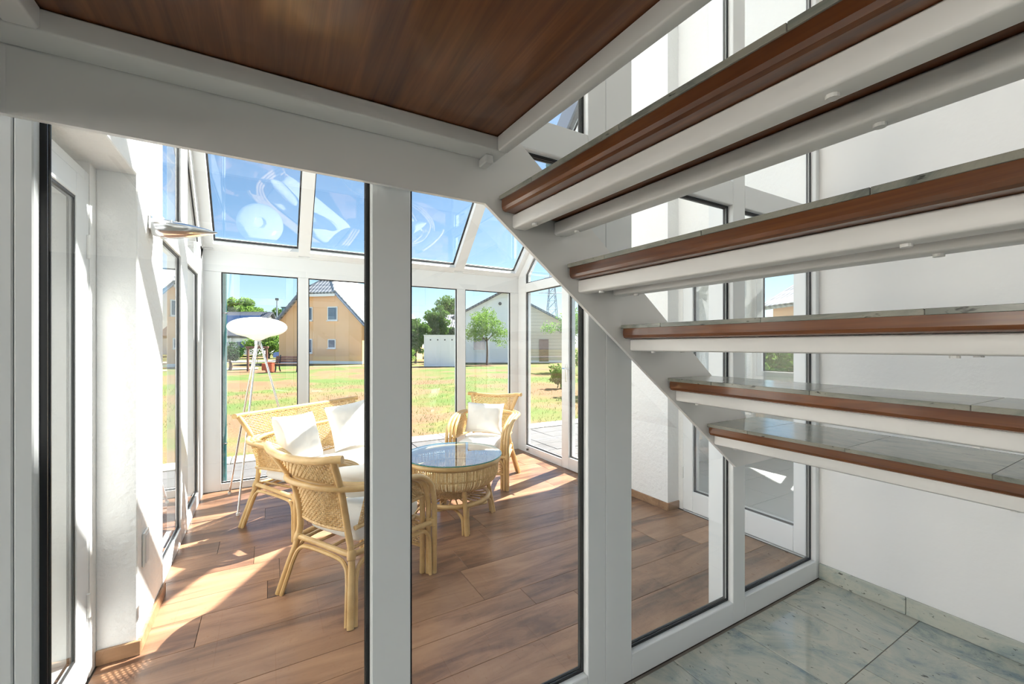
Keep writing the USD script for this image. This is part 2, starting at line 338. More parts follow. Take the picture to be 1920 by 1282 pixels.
# --- hall walls
W = thing('wall_right', 'white textured plaster wall beside the stair', 'wall', kind='structure')
obj('plaster', cbox(2.675, 2.85, -3.3, 1.19, 0, 5.45, 0), 'wall_paint', W)
sk = thing('baseboard_right', 'grey-green granite skirting along the hall wall', 'baseboard', kind='structure')
y = 1.188
for L in (0.372, 0.61, 0.61, 0.61, 0.61, 0.61):
    bx('skirting_tile', (2.661, 2.6748, y - L + 0.001, y - 0.001, 0.0005, 0.085), 'granite', sk, 0.002); y -= L
wlh = thing('wall_left', 'unseen cream plaster wall of the hall with large windows at the left', 'wall', kind='structure')
HL = -4.2
for d in ((-3.3, -3.1, 0, 5.45), (1.0, 1.19, 0, 5.45), (-3.1, 1.0, 0, 0.05), (-3.1, 1.0, 2.5, 2.75), (-3.1, 1.0, 5.2, 5.45)):
    obj('plaster', cbox(HL - 0.15, HL, d[0], d[1], d[2], d[3], 0), 'cream_bounce_paint', wlh)
for k_, (z0, z1) in enumerate(((0.05, 2.5), (2.75, 5.2))):  # wide windows out of view, placed to light the hall from the left
    w = thing(f'window_{8 + k_}', ('lower', 'upper')[k_] + ' wide white window out of view in the left wall, lighting the hall', 'window', kind='structure')
    for d in ((-3.1, -3.02, z0, z1), (.92, 1.0, z0, z1), (-1.09, -1.01, z0, z1), (-3.02, .92, z0, z0 + .07), (-3.02, .92, z1 - .07, z1)):
        bx('sash', (HL - .12, HL - .04, *d), 'frame_white', w)
    for a, b in ((-3.02, -1.09), (-1.01, .92)): glaze(w, sbox(a, z0 + .07, b, z1 - .07), (0, 0, 0), Y3, Z3, -X3, -HL + .07)
obj('wall_front', cbox(HL - 0.15, -0.62, 1.19, 1.24, 0, 5.45, 0), 'cream_bounce_paint', label='cream plaster wall left of the glass partition', cat='wall', kind='structure')
bw = thing('wall_back', 'unseen cream rear wall of the hall with one window opening and added dark panels', 'wall', kind='structure')
for d in ((-4.35, 0.4, 0, 5.45), (1.8, 2.85, 0, 5.45), (0.4, 1.8, 0, 0.95), (0.4, 1.8, 2.2, 5.45)):
    obj('plaster', cbox(d[0], d[1], -3.45, -3.3, d[2], d[3], 0), 'cream_bounce_paint', bw)
obj('wainscot', cbox(-4.2, 0.39, -3.299, -3.25, 0, 2.2, 0.004), 'dark_panel_paint', bw); obj('wainscot', cbox(1.81, 2.674, -3.299, -3.25, 0, 2.2, 0.004), 'dark_panel_paint', bw)  # dark panels added out of view to darken the partition posts
w = thing('window_7', 'unseen white framed window in the rear wall, lighting the hall', 'window', kind='structure')
for d in ((0.4, .47, .95, 2.2), (1.73, 1.8, .95, 2.2), (1.07, 1.13, .95, 2.2), (.47, 1.73, .95, 1.02), (.47, 1.73, 2.13, 2.2)):  # rear window out of view, placed to light the hall
    bx('sash', (d[0], d[1], -3.44, -3.36, d[2], d[3]), 'frame_white', w)
for a, b in ((.47, 1.07), (1.13, 1.73)): glaze(w, sbox(a, 1.02, b, 2.13), (0, -3.40, 0), X3, Z3, -Y3, 0)
obj('ceiling', cbox(-4.35, 2.85, -3.45, 1.25, 5.45, 5.6, 0), 'cream_bounce_paint', label='cream ceiling high above the stair', cat='ceiling', kind='structure')

# --- the glazed partition between hall and garden room (window_1)
P = thing('window_1', 'tall white framed glass partition between hall and garden room', 'window', kind='structure')
YN, YB, TOP = 1.19, 1.240, 5.40
posts = [(-0.62, -0.4305), (-0.4290, -0.402), (0.243, 0.351), (1.005, 1.0902), (1.0908, 1.224), (1.877, 1.970), (2.638, 2.674)]
for a, b in posts: bx('post', (a, b, YN, YB, 0, TOP), 'frame_white', P, 0.0025)
opens = [(-0.402, 0.243), (0.351, 1.005), (1.224, 1.877), (1.970, 2.638)]
for a, b in opens:
    for z0, z1 in ((0.0, 0.100), (1.957, 2.066), (TOP - 0.1, TOP)):
        bx('rail', (a, b, YN, YB, z0, z1), 'frame_white', P, 0.0025)
    for z0, z1 in ((0.100, 1.957), (2.066, TOP - 0.1)):
        glaze(P, sbox(a, z0, b, z1), (0, 0, 0), X3, Z3, Y3, 1.2195, gw=0.011)
bx('backing_post', (1.892, 1.960, 1.2405, 1.330, 0.001, TOP), 'frame_white', P)

# --- far glass front (window_2)
Fg = thing('window_2', 'white framed glass front of four tall panes facing the lawn', 'window', kind='structure')
fy0, fy1 = 4.57, 4.645
for a, b in ((-0.575, -0.37), (0.243, 0.335), (1.07, 1.165), (1.896, 2.0), (2.612, 2.80)): bx('post', (a, b, fy0, fy1, 0, 1.96), 'frame_white', Fg)
bx('fascia_rail', (-0.575, 2.80, fy0, fy1, 1.96, 2.185), 'frame_white', Fg, 0.004)
bx('fascia_ledge', (-0.575, 2.80, fy0 - 0.012, fy0, 2.150, 2.185), 'frame_white', Fg, 0.003)
for a, b in ((-0.37, 0.243), (0.335, 1.07), (1.165, 1.896), (2.0, 2.612)):
    bx('rail', (a, b, fy0, fy1, 0, 0.066), 'frame_white', Fg)
    glaze(Fg, sbox(a, 0.066, b, 1.96), (0, 0, 0), X3, Z3, Y3, fy0 + 0.014, gw=0.008)

# --- right glass side (window_3) with a glazed terrace door (door_2)
Rg = thing('window_3', 'white framed glass side wall on the right of the garden room', 'window', kind='structure')
rx0, rx1 = 2.72, 2.80
def rb(name, y0, y1, z0, z1, par=None, x0=rx0, x1=rx1): return bx(name, (x0, x1, y0, y1, z0, z1), 'frame_white', par or Rg)
rb('post', 4.395, 4.5695, 0, 2.15); rb('post', 3.600, 3.656, 0, 2.97); rb('post', 3.17, 3.215, 0, 3.40)
rb('rail', 3.656, 4.395, 0, 0.087); rb('rail', 3.656, 4.395, 1.955, 2.060); rb('rail', 3.215, 3.600, 1.955, 2.060)
glaze(Rg, sbox(3.656, 0.087, 4.395, 1.955), (0, 0, 0), Y3, Z3, X3, rx0 + 0.02)
glaze(Rg, Polygon([(4.395, 2.06), (4.395, 2.17), (3.656, 2.91), (3.656, 2.06)]), (0, 0, 0), Y3, Z3, X3, rx0 + 0.02)
glaze(Rg, Polygon([(3.600, 2.06), (3.600, 2.965), (3.215, 3.35), (3.215, 2.06)]), (0, 0, 0), Y3, Z3, X3, rx0 + 0.02)
obj('gable_beam', prism(Polygon([(4.5695, 2.15), (4.395, 2.15), (4.395, 2.17), (3.17, 3.395), (3.17, 3.52), (4.55, 2.17)]), (0, 0, 0), Y3, Z3, X3, rx0, rx1), 'frame_white', Rg)
D2 = thing('door_2', 'white framed glazed terrace door in the right glass wall', 'door', kind='structure')
for d in ((3.215, 3.290, 0.01, 1.95), (3.522, 3.597, 0.01, 1.95), (3.290, 3.522, 0.01, 0.134), (3.290, 3.522, 1.86, 1.95)):
    rb('leaf_rail' if d[1] - d[0] > 0.1 else 'leaf_stile', *d, par=D2, x0=rx0 - 0.012)
glaze(D2, sbox(3.290, 0.134, 3.522, 1.86), (0, 0, 0), Y3, Z3, X3, rx0 + 0.012)
bx('handle_plate', (2.700, 2.708, 3.545, 3.572, 0.92, 1.10), 'chrome', D2, 0.002)
obj('handle', tube(spline([(2.70, 3.558, 1.06), (2.665, 3.558, 1.06), (2.655, 3.545, 1.06), (2.655, 3.44, 1.06)], 5), 0.008, 8), 'chrome', D2, smooth=40)
obj('door_stop', lathe([(0, 0.09), (0.012, 0.09), (0.014, 0.11), (0, 0.113)], 12).apply_translation((2.708, 4.33, -0.055)), 'dark_metal', D2)

# --- left glass side (window_4)
Lg = thing('window_4', 'white framed glass side wall on the left of the garden room', 'window', kind='structure')
lx0, lx1 = -0.575, -0.500
def lb(name, y0, y1, z0, z1): return bx(name, (lx0, lx1, y0, y1, z0, z1), 'frame_white', Lg)
lb('post', 4.27, 4.5695, 0, 2.15); lb('post', 3.49, 3.74, 0, 2.90); lb('post', 2.823, 2.85, 0, 3.75)
for a, b in ((2.85, 3.49), (3.74, 4.27)):
    lb('rail', a, b, 0, 0.105); lb('rail', a, b, 1.885, 2.005)
    glaze(Lg, sbox(a, 0.105, b, 1.885), (0, 0, 0), Y3, Z3, -X3, 0.516, gw=0.014)
glaze(Lg, Polygon([(2.85, 2.005), (3.49, 2.005), (3.49, 3.02), (2.85, 3.66)]), (0, 0, 0), Y3, Z3, -X3, 0.516, gw=0.014)
glaze(Lg, Polygon([(3.74, 2.005), (4.40, 2.005), (4.40, 2.11), (3.74, 2.77)]), (0, 0, 0), Y3, Z3, -X3, 0.516, gw=0.014)
obj('gable_beam', prism(Polygon([(4.5695, 2.15), (4.40, 2.005), (4.40, 2.11), (2.823, 3.687), (2.823, 3.87), (4.55, 2.17)]).buffer(0), (0, 0, 0), Y3, Z3, X3, lx0, lx1), 'frame_white', Lg)

# --- sloping glass roof (window_5)
Rf = thing('window_5', 'sloping glass roof with white rafters over the garden room', 'window', kind='structure')
q = math.sqrt(0.5)
RO, RV, RN = np.array([0, 4.545, 2.19]), np.array([0, -q, q]), np.array([0, q, q])
LEN = 4.55
raf = [(-0.575, -0.425), (0.245, 0.345), (1.067, 1.168), (1.852, 1.965), (2.655, 2.80)]
for a, b in raf:
    obj('rafter', prism(sbox(a, -0.02, b, LEN), RO, X3, RV, RN, -0.015, 0.085), 'frame_white', Rf)
for (a, b) in zip(raf[:-1], raf[1:]):
    obj('eaves_bar', prism(sbox(a[1], -0.05, b[0], 0.022), RO, X3, RV, RN, -0.015, 0.085), 'frame_white', Rf)
    obj('ridge_bar', prism(sbox(a[1], LEN - 0.08, b[0], LEN), RO, X3, RV, RN, -0.015, 0.085), 'frame_white', Rf)
    glaze(Rf, sbox(a[1], 0.022, b[0], LEN - 0.08), RO, X3, RV, RN, 0.045, gw=0.012)

# --- masonry of the two wings beside the garden room
def sect(pts, x0, x1): return prism(Polygon(pts), (0, 0, 0), Y3, Z3, X3, x0, x1)
wl = thing('wall_left_wing', 'white stucco pier and lintel around the door at the left', 'wall', kind='structure')
obj('pier', cbox(-0.61, -0.481, 2.33, 2.822, 0, 5.4, 0.004), 'stucco', wl)
obj('garden_wall', cbox(-3.6, -0.61, 2.40, 2.822, -0.2, 5.4, 0), 'stucco', wl)
obj('lintel', cbox(-0.76, -0.481, 1.241, 2.33, 2.018, 5.4, 0.004), 'stucco', wl)
obj('jamb', cbox(-0.76, -0.61, 2.262, 2.33, 0, 2.018, 0), 'stucco', wl)
wr = thing('wall_right_wing', 'white stucco wall and pier around the door at the right', 'wall', kind='structure')
obj('pier', sect([(2.27, 0), (3.17, 0), (3.17, 3.90), (2.27, 4.80)], 2.725, 2.99), 'stucco', wr)
obj('door_wall', sect([(1.241, 1.96), (2.27, 1.96), (2.27, 4.80), (1.241, 5.80)], 2.85, 2.99), 'stucco', wr)
obj('jamb', sect([(1.241, 0), (1.285, 0), (1.285, 1.96), (1.241, 1.96)], 2.85, 2.99), 'stucco', wr)
obj('jamb', sect([(2.225, 0), (2.27, 0), (2.27, 1.96), (2.225, 1.96)], 2.85, 2.99), 'stucco', wr)
obj('side_wall', cbox(2.99, 5.3, 3.05, 3.17, -0.2, 3.85, 0), 'stucco', wr)
obj('cheek', cbox(2.68, 2.85, 1.19, 1.241, 0, 5.45, 0), 'stucco', wr)
obj('wall_rear_room', cat_(cbox(2.85, 5.3, 0.25, 0.40, -0.2, 5.4, 0)), 'wall_paint', label='white wall at the back of the room behind the right door', cat='wall', kind='structure')
ew = thing('wall_far_room', 'white outer wall with a window behind the right door', 'wall', kind='structure')
for d in ((0.40, 0.75, 0, 2.6), (3.0, 3.05, 0, 2.6), (0.75, 3.0, 0, 0.93), (0.75, 3.0, 2.4, 2.6)):
    obj('plaster', cbox(5.2, 5.3, d[0], d[1], d[2], d[3], 0), 'wall_paint', ew)
obj('ceiling_room', cbox(2.99, 5.3, 0.40, 3.05, 2.5, 2.6, 0), 'wall_paint', label='white ceiling of the room behind the right door', cat='ceiling', kind='structure')
w6 = thing('window_6', 'white window with a centre post seen through the right door', 'window', kind='structure')  # runs on out of view to brighten the room behind the door
for d in ((0.75, 0.81, .93, 2.4), (2.94, 3.0, .93, 2.4), (2.45, 2.53, .93, 2.4), (1.60, 1.68, .93, 2.4), (0.81, 2.94, .93, .99), (0.81, 2.94, 2.34, 2.4)):
    bx('sash', (5.21, 5.28, *d), 'frame_white', w6)
for a, b in ((0.81, 1.60), (1.68, 2.45), (2.53, 2.94)): glaze(w6, sbox(a, .99, b, 2.34), (0, 0, 0), Y3, Z3, X3, 5.245)
fr = thing('floor', 'glossy pale tile floor of the room behind the right door', 'floor', kind='structure')
obj('subfloor', cbox(2.86, 5.3, 0.40, 3.05, -0.12, -0.003, 0), 'grout', fr)
for i in range(6):
    for j in range(7):
        a, b = 2.99 + i * 0.4, 0.40 + j * 0.4
        bx('tile', (a + .002, min(a + .398, 5.2), b + .002, min(b + .398, 3.05), -0.012, 0), 'pale_tile', fr, 0.001)
bx('threshold', (2.851, 2.988, 1.285, 2.225, -0.01, 0.002), 'frame_white', fr)

# wooden skirting round the garden room
bl = thing('baseboard_left', 'brown wooden skirting around the foot of the left pier', 'baseboard', kind='structure')
bx('skirting_board', (-0.609, -0.468, 2.317, 2.3295, 0.0005, 0.062), 'skirting_wood', bl)
bx('skirting_board', (-0.4805, -0.468, 2.330, 2.822, 0.0005, 0.062), 'skirting_wood', bl)
br = thing('baseboard_right_wing', 'brown wooden skirting around the foot of the right pier', 'baseboard', kind='structure')
bx('skirting_board', (2.712, 2.7245, 2.258, 3.165, 0.0005, 0.062), 'skirting_wood', br)
bx('skirting_board', (2.725, 2.849, 2.258, 2.2695, 0.0005, 0.062), 'skirting_wood', br)

# doors in the two wings
D1 = thing('door_1', 'white glazed door in the recess at the left', 'door', kind='structure')
for d in ((1.25, 1.30, 0, 1.975), (2.222, 2.262, 0, 1.975), (1.30, 2.222, 1.935, 1.975)):
    bx('door_frame', (-0.69, -0.612, d[0], d[1], d[2], d[3]), 'frame_white', D1)
for d in ((1.302, 1.402, .012, 1.933), (2.119, 2.220, .012, 1.933), (1.402, 2.119, .012, .150), (1.402, 2.119, 1.845, 1.933)):
    bx('leaf_rail' if d[1] - d[0] > 0.2 else 'leaf_stile', (-0.685, -0.606, d[0], d[1], d[2], d[3]), 'frame_white', D1)
glaze(D1, sbox(1.402, .150, 2.119, 1.845), (0, 0, 0), Y3, Z3, -X3, 0.614)
for z in (0.30, 1.68): obj('hinge', trimesh.creation.cylinder(0.008, 0.09, sections=12).apply_translation((-0.603, 2.221, z)), 'white_plastic', D1, smooth=40)
bx('handle_plate', (-0.606, -0.600, 1.335, 1.365, 0.92, 1.12), 'chrome', D1, 0.002)
obj('handle', tube(spline([(-0.60, 1.35, 1.06), (-0.565, 1.35, 1.06), (-0.555, 1.365, 1.06), (-0.555, 1.47, 1.06)], 5), 0.008, 8), 'chrome', D1, smooth=40)
D3 = thing('door_3', 'white glazed door in the right wing wall with a large pane', 'door', kind='structure')
for d in ((1.285, 1.337, 0, 1.96), (2.222, 2.225, 0, 1.96), (1.337, 2.222, 1.915, 1.96)):
    bx('door_frame', (2.846, 2.93, d[0], d[1], d[2], d[3]), 'frame_white', D3)
for d in ((1.339, 1.409, .012, 1.913), (2.134, 2.220, .012, 1.913), (1.409, 2.134, .012, .168), (1.409, 2.134, 1.83, 1.913)):
    bx('leaf_rail' if d[1] - d[0] > 0.2 else 'leaf_stile', (2.842, 2.925, d[0], d[1], d[2], d[3]), 'frame_white', D3)
glaze(D3, sbox(1.409, .168, 2.134, 1.83), (0, 0, 0), Y3, Z3, X3, 2.862, gw=0.006)
obj('hinge', trimesh.creation.cylinder(0.008, 0.09, sections=12).apply_translation((2.838, 2.223, 0.3)), 'white_plastic', D3, smooth=40)

# roof of the right wing: slab, verge and gutter
WR = thing('roof_right_wing', 'dark tiled roof slope of the wing beside the glass roof', 'roof', kind='structure')
obj('roof_slab', sect([(3.80, 3.37), (0.3, 6.87), (0.3, 7.12), (3.97, 3.45)], 2.74, 7.2), 'roof_tile_dark', WR)
obj('verge_board', sect([(3.80, 3.35), (0.3, 6.85), (0.3, 7.14), (3.99, 3.45)], 2.715, 2.739), 'blue_trim', WR)
obj('gutter', tube([(2.74, 3.93, 3.36), (7.2, 3.93, 3.36)], 0.055, 10), 'teal_metal', WR, smooth=40)

# ================================================================== STAIR
ST = thing('staircase', 'white steel staircase with landing and mahogany treads topped with granite', 'staircase')
YS = 1.15
outline = Polygon([(-0.425, 1.732), (0.569, 1.732), (1.834, 0.750), (2.20, 0.750), (1.93, 0.955), (0.552, 2.057), (-0.425, 2.057)])
obj('stringer', prism(outline, (0, 0, 0), X3, Z3, Y3, YS, YS + 0.014), 'steel_white', ST)
# the second stringer on the open side of the flight, with its foot post
obj('stringer', prism(Polygon([(0.602, 1.702), (1.834, 0.750), (2.05, 0.750), (1.99, 0.955), (0.602, 2.017)]), (0, 0, 0), X3, Z3, Y3, -0.0352, -0.0212), 'steel_white', ST)
obj('support_post', cbox(1.90, 1.96, -0.0952, -0.0355, 0.0005, 0.90, 0.004), 'steel_white', ST)
# the landing's plate turns the corner at the left and runs back along the wall
pp = [(-0.425, YS + 0.0139), (-0.444, YS + 0.0139), (-0.462, YS + 0.006), (-0.472, YS - 0.012), (-0.474, YS - 0.03), (-0.474, -0.15), (-0.488, -0.15), (-0.488, YS - 0.025), (-0.484, YS + 0.002), (-0.47, YS + 0.022), (-0.446, YS + 0.028), (-0.425, YS + 0.028)]
pp = [(-0.425, YS), (-0.440, YS - 0.003), (-0.450, YS - 0.012), (-0.454, YS - 0.028), (-0.454, -0.15), (-0.468, -0.15), (-0.468, YS - 0.022), (-0.462, YS), (-0.446, YS + 0.012), (-0.425, YS + 0.014)]
obj('stringer', prism(Polygon(pp), (0, 0, 0), X3, Y3, Z3, 1.732, 2.057), 'steel_white', ST)
rearX = [0.615, 0.876, 1.122, 1.376, 1.623]; tilt = [-0.030, -0.040, -0.045, 0.075, 0.0]; topZ = [1.762, 1.577, 1.376, 1.172, 0.967]; dep = [0.28, 0.28, 0.28, 0.265, 0.367]
YE = -0.02
def shear(mesh, k):
    v = mesh.vertices.copy(); v[:, 0] += k * (v[:, 1] - YS); mesh.vertices = v; return mesh
for i in range(5):
    x, z, d, k = rearX[i], topZ[i], dep[i], tilt[i]
    a, b = x + 0.004, x + d - 0.002
    r = 0.012
    prof = Polygon([(a, z - 0.0135), (a, z - 0.050 + r), (a + 0.3 * r, z - 0.050 + 0.3 * r), (a + r, z - 0.050), (b - r, z - 0.050), (b - 0.3 * r, z - 0.050 + 0.3 * r), (b, z - 0.050 + r), (b, z - 0.0135)])
    board = prism(prof, (0, 0, 0), X3, Z3, Y3, YE, YS - 0.012)
    endp = prism(prof.buffer(-0.006), (0, 0, 0), X3, Z3, Y3, YS - 0.012, YS - 0.005)
    T = obj('tread', shear(cat_(board, endp), k), 'mahogany', ST)
    y = [0.972, 0.649, 0.326, 0.003, -0.32] if i != 3 else [0.945, 0.620, 0.295, -0.03, -0.35]
    y = [YS - 0.003] + y
    for y1, y0 in zip(y[:-1], y[1:]):
        if y1 - YE < 0.01: continue
        obj('granite_tile', shear(cbox(x, x + d, max(y0, YE) + 0.0007, y1 - 0.0007, z - 0.0132, z, 0.0007), k), 'granite_tread', T)
    obj('joint_bed', shear(cbox(x + 0.003, x + d - 0.003, YE + 0.002, YS - 0.006, z - 0.0133, z - 0.003, 0), k), 'grout', T)
    for xa, w in ((x + 0.046, 0.052), (x + d - 0.074, 0.052)):
        obj('support_bar', shear(cbox(xa, xa + w, YE + 0.01, YS - 0.0005, z - 0.096, z - 0.0505, 0.006), k), 'steel_white', T, smooth=50)
    obj('support_bar', shear(cbox(x + 0.098, x + d - 0.074, YE + 0.012, YE + 0.05, z - 0.09, z - 0.0505, 0.004), k), 'steel_white', T)
    for yb in (1.06, 0.30):
        obj('bolt', shear(trimesh.creation.cylinder(0.009, 0.006, sections=12).apply_translation((x + 0.072, yb, z - 0.0992)), k), 'steel_white', T)
        obj('bolt', shear(trimesh.creation.cylinder(0.009, 0.006, sections=12).apply_translation((x + d - 0.048, yb, z - 0.0992)), k), 'steel_white', T)
# landing
LB = obj('landing_board', cbox(-0.448, 0.602, -0.14, 1.148, 1.905, 1.945, 0.004), 'mahogany', ST)
for i, (a, b) in enumerate(((-0.448, -0.10), (-0.10, 0.25), (0.25, 0.606))):
    for c, dd in ((-0.14, 0.28), (0.28, 0.71), (0.71, 1.148)):
        obj('granite_tile', cbox(a + .0012, b - .0012, c + .0012, dd - .0012, 1.9452, 1.960, .0015), 'granite_tread', LB)
obj('landing_frame', cbox(-0.452, 0.603, 1.073, 1.1495, 1.860, 1.9045, 0.005), 'steel_white', ST, smooth=50)
obj('landing_frame', shear(cbox(0.566, 0.600, -0.14, 1.0725, 1.858, 1.9045, 0.005), -0.035), 'steel_white', ST, smooth=50)
obj('landing_frame', cbox(-0.402, -0.353, -0.14, 1.0725, 1.860, 1.9045, 0.005), 'steel_white', ST, smooth=50)
obj('landing_frame', cbox(-0.352, 0.566, -0.14, -0.09, 1.860, 1.9045, 0.005), 'steel_white', ST, smooth=50)
obj('bracket', cbox(0.546, 0.572, 1.10, 1.1495, 1.835, 1.8595, 0.003), 'steel_white', ST)
for x, z in ((0.30, 1.85), (1.94, 0.80)): obj('mounting_lug', cbox(x - 0.03, x + 0.03, YS + 0.0142, YN - 0.0002, z, z + 0.04, 0.003), 'steel_white', ST)

# ================================================================== RATTAN FURNITURE
def arch(a, b, inset, z_leg, z_top, r=0.011):
    """A thin bent cane that runs up beside the leg at a, along under the rail, and down beside the leg at b."""
    a, b = np.asarray(a, float), np.asarray(b, float)
    fa, ja = a[0], a[1]; fb, jb = b[0], b[1]
    at = lambda f, j, z: f + (j - f) * (z / j[2])
    d = (jb - ja); d = d / np.linalg.norm(d); d[2] = 0
    p = [fa + d * inset, at(fa, ja, z_leg * 0.5) + d * inset, at(fa, ja, z_leg) + d * inset]
    pa, pb = at(fa, ja, z_top), at(fb, jb, z_top)
    gap = min(0.11, 0.3 * np.linalg.norm(pb - pa))
    p += [at(fa, ja, z_leg + (z_top - z_leg) * 0.72) + d * (inset + 0.018), pa + d * (gap)]
    qn = [fb - d * inset, at(fb, jb, z_leg * 0.5) - d * inset, at(fb, jb, z_leg) - d * inset, at(fb, jb, z_leg + (z_top - z_leg) * 0.72) - d * (inset + 0.018), pb - d * gap]
    return tube(spline([np.array(x) for x in p] + [np.array(x) for x in qn[::-1]], 5), r, 7)
ZS = 0.295
def rattan_seat(path, hw):
    """Armchair (hw = 0.29) or settee (hw = 0.60); origin on the floor under its middle, facing +x."""
    sm = 50
    J = {}
    for s in (1, -1):
        J['f', s] = (np.array([0.27, s * hw, 0]), np.array([0.262, s * (hw - 0.005), ZS]))
        J['b', s] = (np.array([-0.30, s * (hw - 0.01), 0]), np.array([-0.235, s * (hw - 0.082), ZS]))
    zt, xt = 0.785, -0.385
    # back legs that run on up as the posts of the backrest
    for s in (1, -1):
        f, j = J['b', s]
        top = np.array([xt + 0.015, s * (hw - 0.04), zt])
        obj('rear_leg', tube(spline([f, (f + j) / 2, j, (-0.240, s * (hw - 0.105), 0.42), (-0.278, s * (hw - 0.098), 0.60), top], 6), 0.0165, 9), 'rattan_pole', path, smooth=sm)
    # arm rails: bent from the front foot over the arm, round behind the back and down the other side
    for k in range(3):
        o = 0.031 * k
        h = hw - o * 0.95
        z0 = 0.0
        half = [(0.27 - o * 0.55, h, z0), (0.272 - o * 0.55, h, 0.30), (0.268 - o * 0.6, h, 0.43), (0.232 - o * 0.8, h + 0.004, 0.525), (0.14 - o * 0.7, h + 0.012, 0.585 - 0.004 * k), (0.0, h + 0.022, 0.612),
                (-0.16, h + 0.018, 0.622), (-0.27 + o * 0.6, h - 0.05, 0.628), (-0.335 + o, h - 0.15, 0.632)]
        mid = [(-0.352 + o, 0.0, 0.634)] if hw < 0.4 else [(-0.352 + o, h * 0.4, 0.634), (-0.352 + o, 0, 0.634), (-0.352 + o, -h * 0.4, 0.634)]
        full = half + mid + [(x, -y, z) for x, y, z in half[::-1]]
        obj('arm_rail', tube(spline(full, 6), 0.0155, 8), 'rattan_pole', path, smooth=sm)
    # seat frame
    rails = [(J['b', 1][1], J['b', -1][1]), (J['f', 1][1], J['f', -1][1]), (J['b', 1][1], J['f', 1][1]), (J['b', -1][1], J['f', -1][1])]
    for a, b in rails: obj('seat_rail', tube([a, a + (b - a) * 0.5, b], 0.0145, 8), 'rattan_pole', path, smooth=sm)
    for yy in np.linspace(-hw + 0.13, hw - 0.13, 4 if hw < 0.4 else 8):
        obj('seat_slat', tube([(-0.232, yy, ZS + 0.004), (0.26, yy, ZS + 0.004)], 0.008, 6), 'rattan_pole', path, smooth=sm)
    # thin arch braces under the four rails
    for p, q_ in ((('b', 1), ('b', -1)), (('b', 1), ('f', 1)), (('b', -1), ('f', -1)), (('f', 1), ('f', -1))):
        obj('arch_brace', arch(J[p], J[q_], 0.027, 0.19, ZS - 0.032), 'rattan_pole', path, smooth=sm)
    # cane bindings round the joints
    for key in J:
        f, j = J[key]
        d = (j - f) / np.linalg.norm(j - f)
        obj('binding', tube([j + d * -0.022, j + d * -0.02, j, j + d * 0.02, j + d * 0.022], [0.0185, 0.021, 0.022, 0.021, 0.0185], 10), 'rattan_pole', path, smooth=sm)
    # top rail of the back, dipping in the middle, with turned-out ends
    top = [(xt + 0.035, hw + 0.0, zt + 0.006), (xt + 0.012, hw - 0.045, zt + 0.004), (xt - 0.012, hw * 0.55, zt - 0.008), (xt - 0.022, 0, zt - 0.016)]
    if hw > 0.4: top = [(xt + 0.035, hw + 0.0, zt + 0.006), (xt + 0.012, hw - 0.045, zt + 0.004), (xt - 0.002, hw * 0.6, zt), (xt - 0.006, 0, zt)]
    full = top + [(x, -y, z) for x, y, z in top[-2::-1]]
    obj('top_rail', tube(spline(full, 7), 0.019, 9), 'rattan_pole', path, smooth=sm)
    # woven back
    def Sb(u, v):
        t = v
        w = (hw - 0.118) + (0.066) * t ** 2.2
        y = (2 * u - 1) * w
        x0 = -0.240 - 0.028 * t - 0.108 * t ** 2.3
        sag = -0.022 * (1 - (2 * u - 1) ** 2) if hw < 0.4 else -0.006 * (1 - (2 * u - 1) ** 2)
        z = 0.405 + (zt - 0.405) * t - (0.016 if hw < 0.4 else 0.0) * t * (1 - (2 * u - 1) ** 2)
        return np.array([x0 + sag + 0.008, y, z])
    wv = obj('back_weave', weave(Sb, int(2 * hw * 46) + 1, 33), 'rattan_weave', path)
    for uu in (0.0, 1.0):
        obj('edge_cord', tube(np.array([Sb(uu, v) for v in np.linspace(0, 1, 14)]), 0.008, 6), 'rattan_weave', wv)
    obj('edge_cord', tube(np.array([Sb(u, 0.0) for u in np.linspace(0, 1, 14)]), 0.008, 6), 'rattan_weave', wv)
    # woven side panels below the arms
    for s in (1, -1):
        def Ss(u, v, s=s):
            x = -0.20 + 0.40 * u
            zt_ = 0.605 - 0.02 * u - 0.11 * max(0, (u - 0.55) / 0.45) ** 2
            zb = 0.43 + 0.02 * u
            return np.array([x, s * (hw - 0.055 + 0.035 * v - 0.02 * (1 - u) * (1 - v)), zb + (zt_ - zb) * v])
        sw = obj('side_weave', weave(Ss, 30, 13), 'rattan_weave', path)
        obj('lower_rail', tube(np.array([Ss(u, 0) + [0, 0, -0.008] for u in np.linspace(-0.05, 1.12, 10)]), 0.012, 7), 'rattan_pole', path, smooth=sm)
    # woven apron at the front
    def Sa(u, v): return np.array([0.255, (2 * u - 1) * (hw - 0.055), 0.145 + 0.135 * v])
    obj('apron_weave', weave(Sa, int(2 * hw * 42), 11), 'rattan_weave', path)
    obj('apron_rail', tube([(0.255, -(hw - 0.02), 0.140), (0.255, 0, 0.140), (0.255, hw - 0.02, 0.140)], 0.010, 7), 'rattan_pole', path, smooth=sm)

def place(mesh, lx, ly, lz, loc, rz, tilt_deg=0, yaw=0):
    """Puts a mesh at the local spot (lx, ly, lz) of a seat that stands at loc, turned by rz degrees."""
    rot(mesh, tilt_deg, [0, 1, 0]) if tilt_deg else None
    rot(mesh, yaw, [0, 0, 1]) if yaw else None
    mesh.apply_translation((lx, ly, lz)); rot(mesh, rz, [0, 0, 1]); mesh.apply_translation((loc[0], loc[1], 0)); return mesh

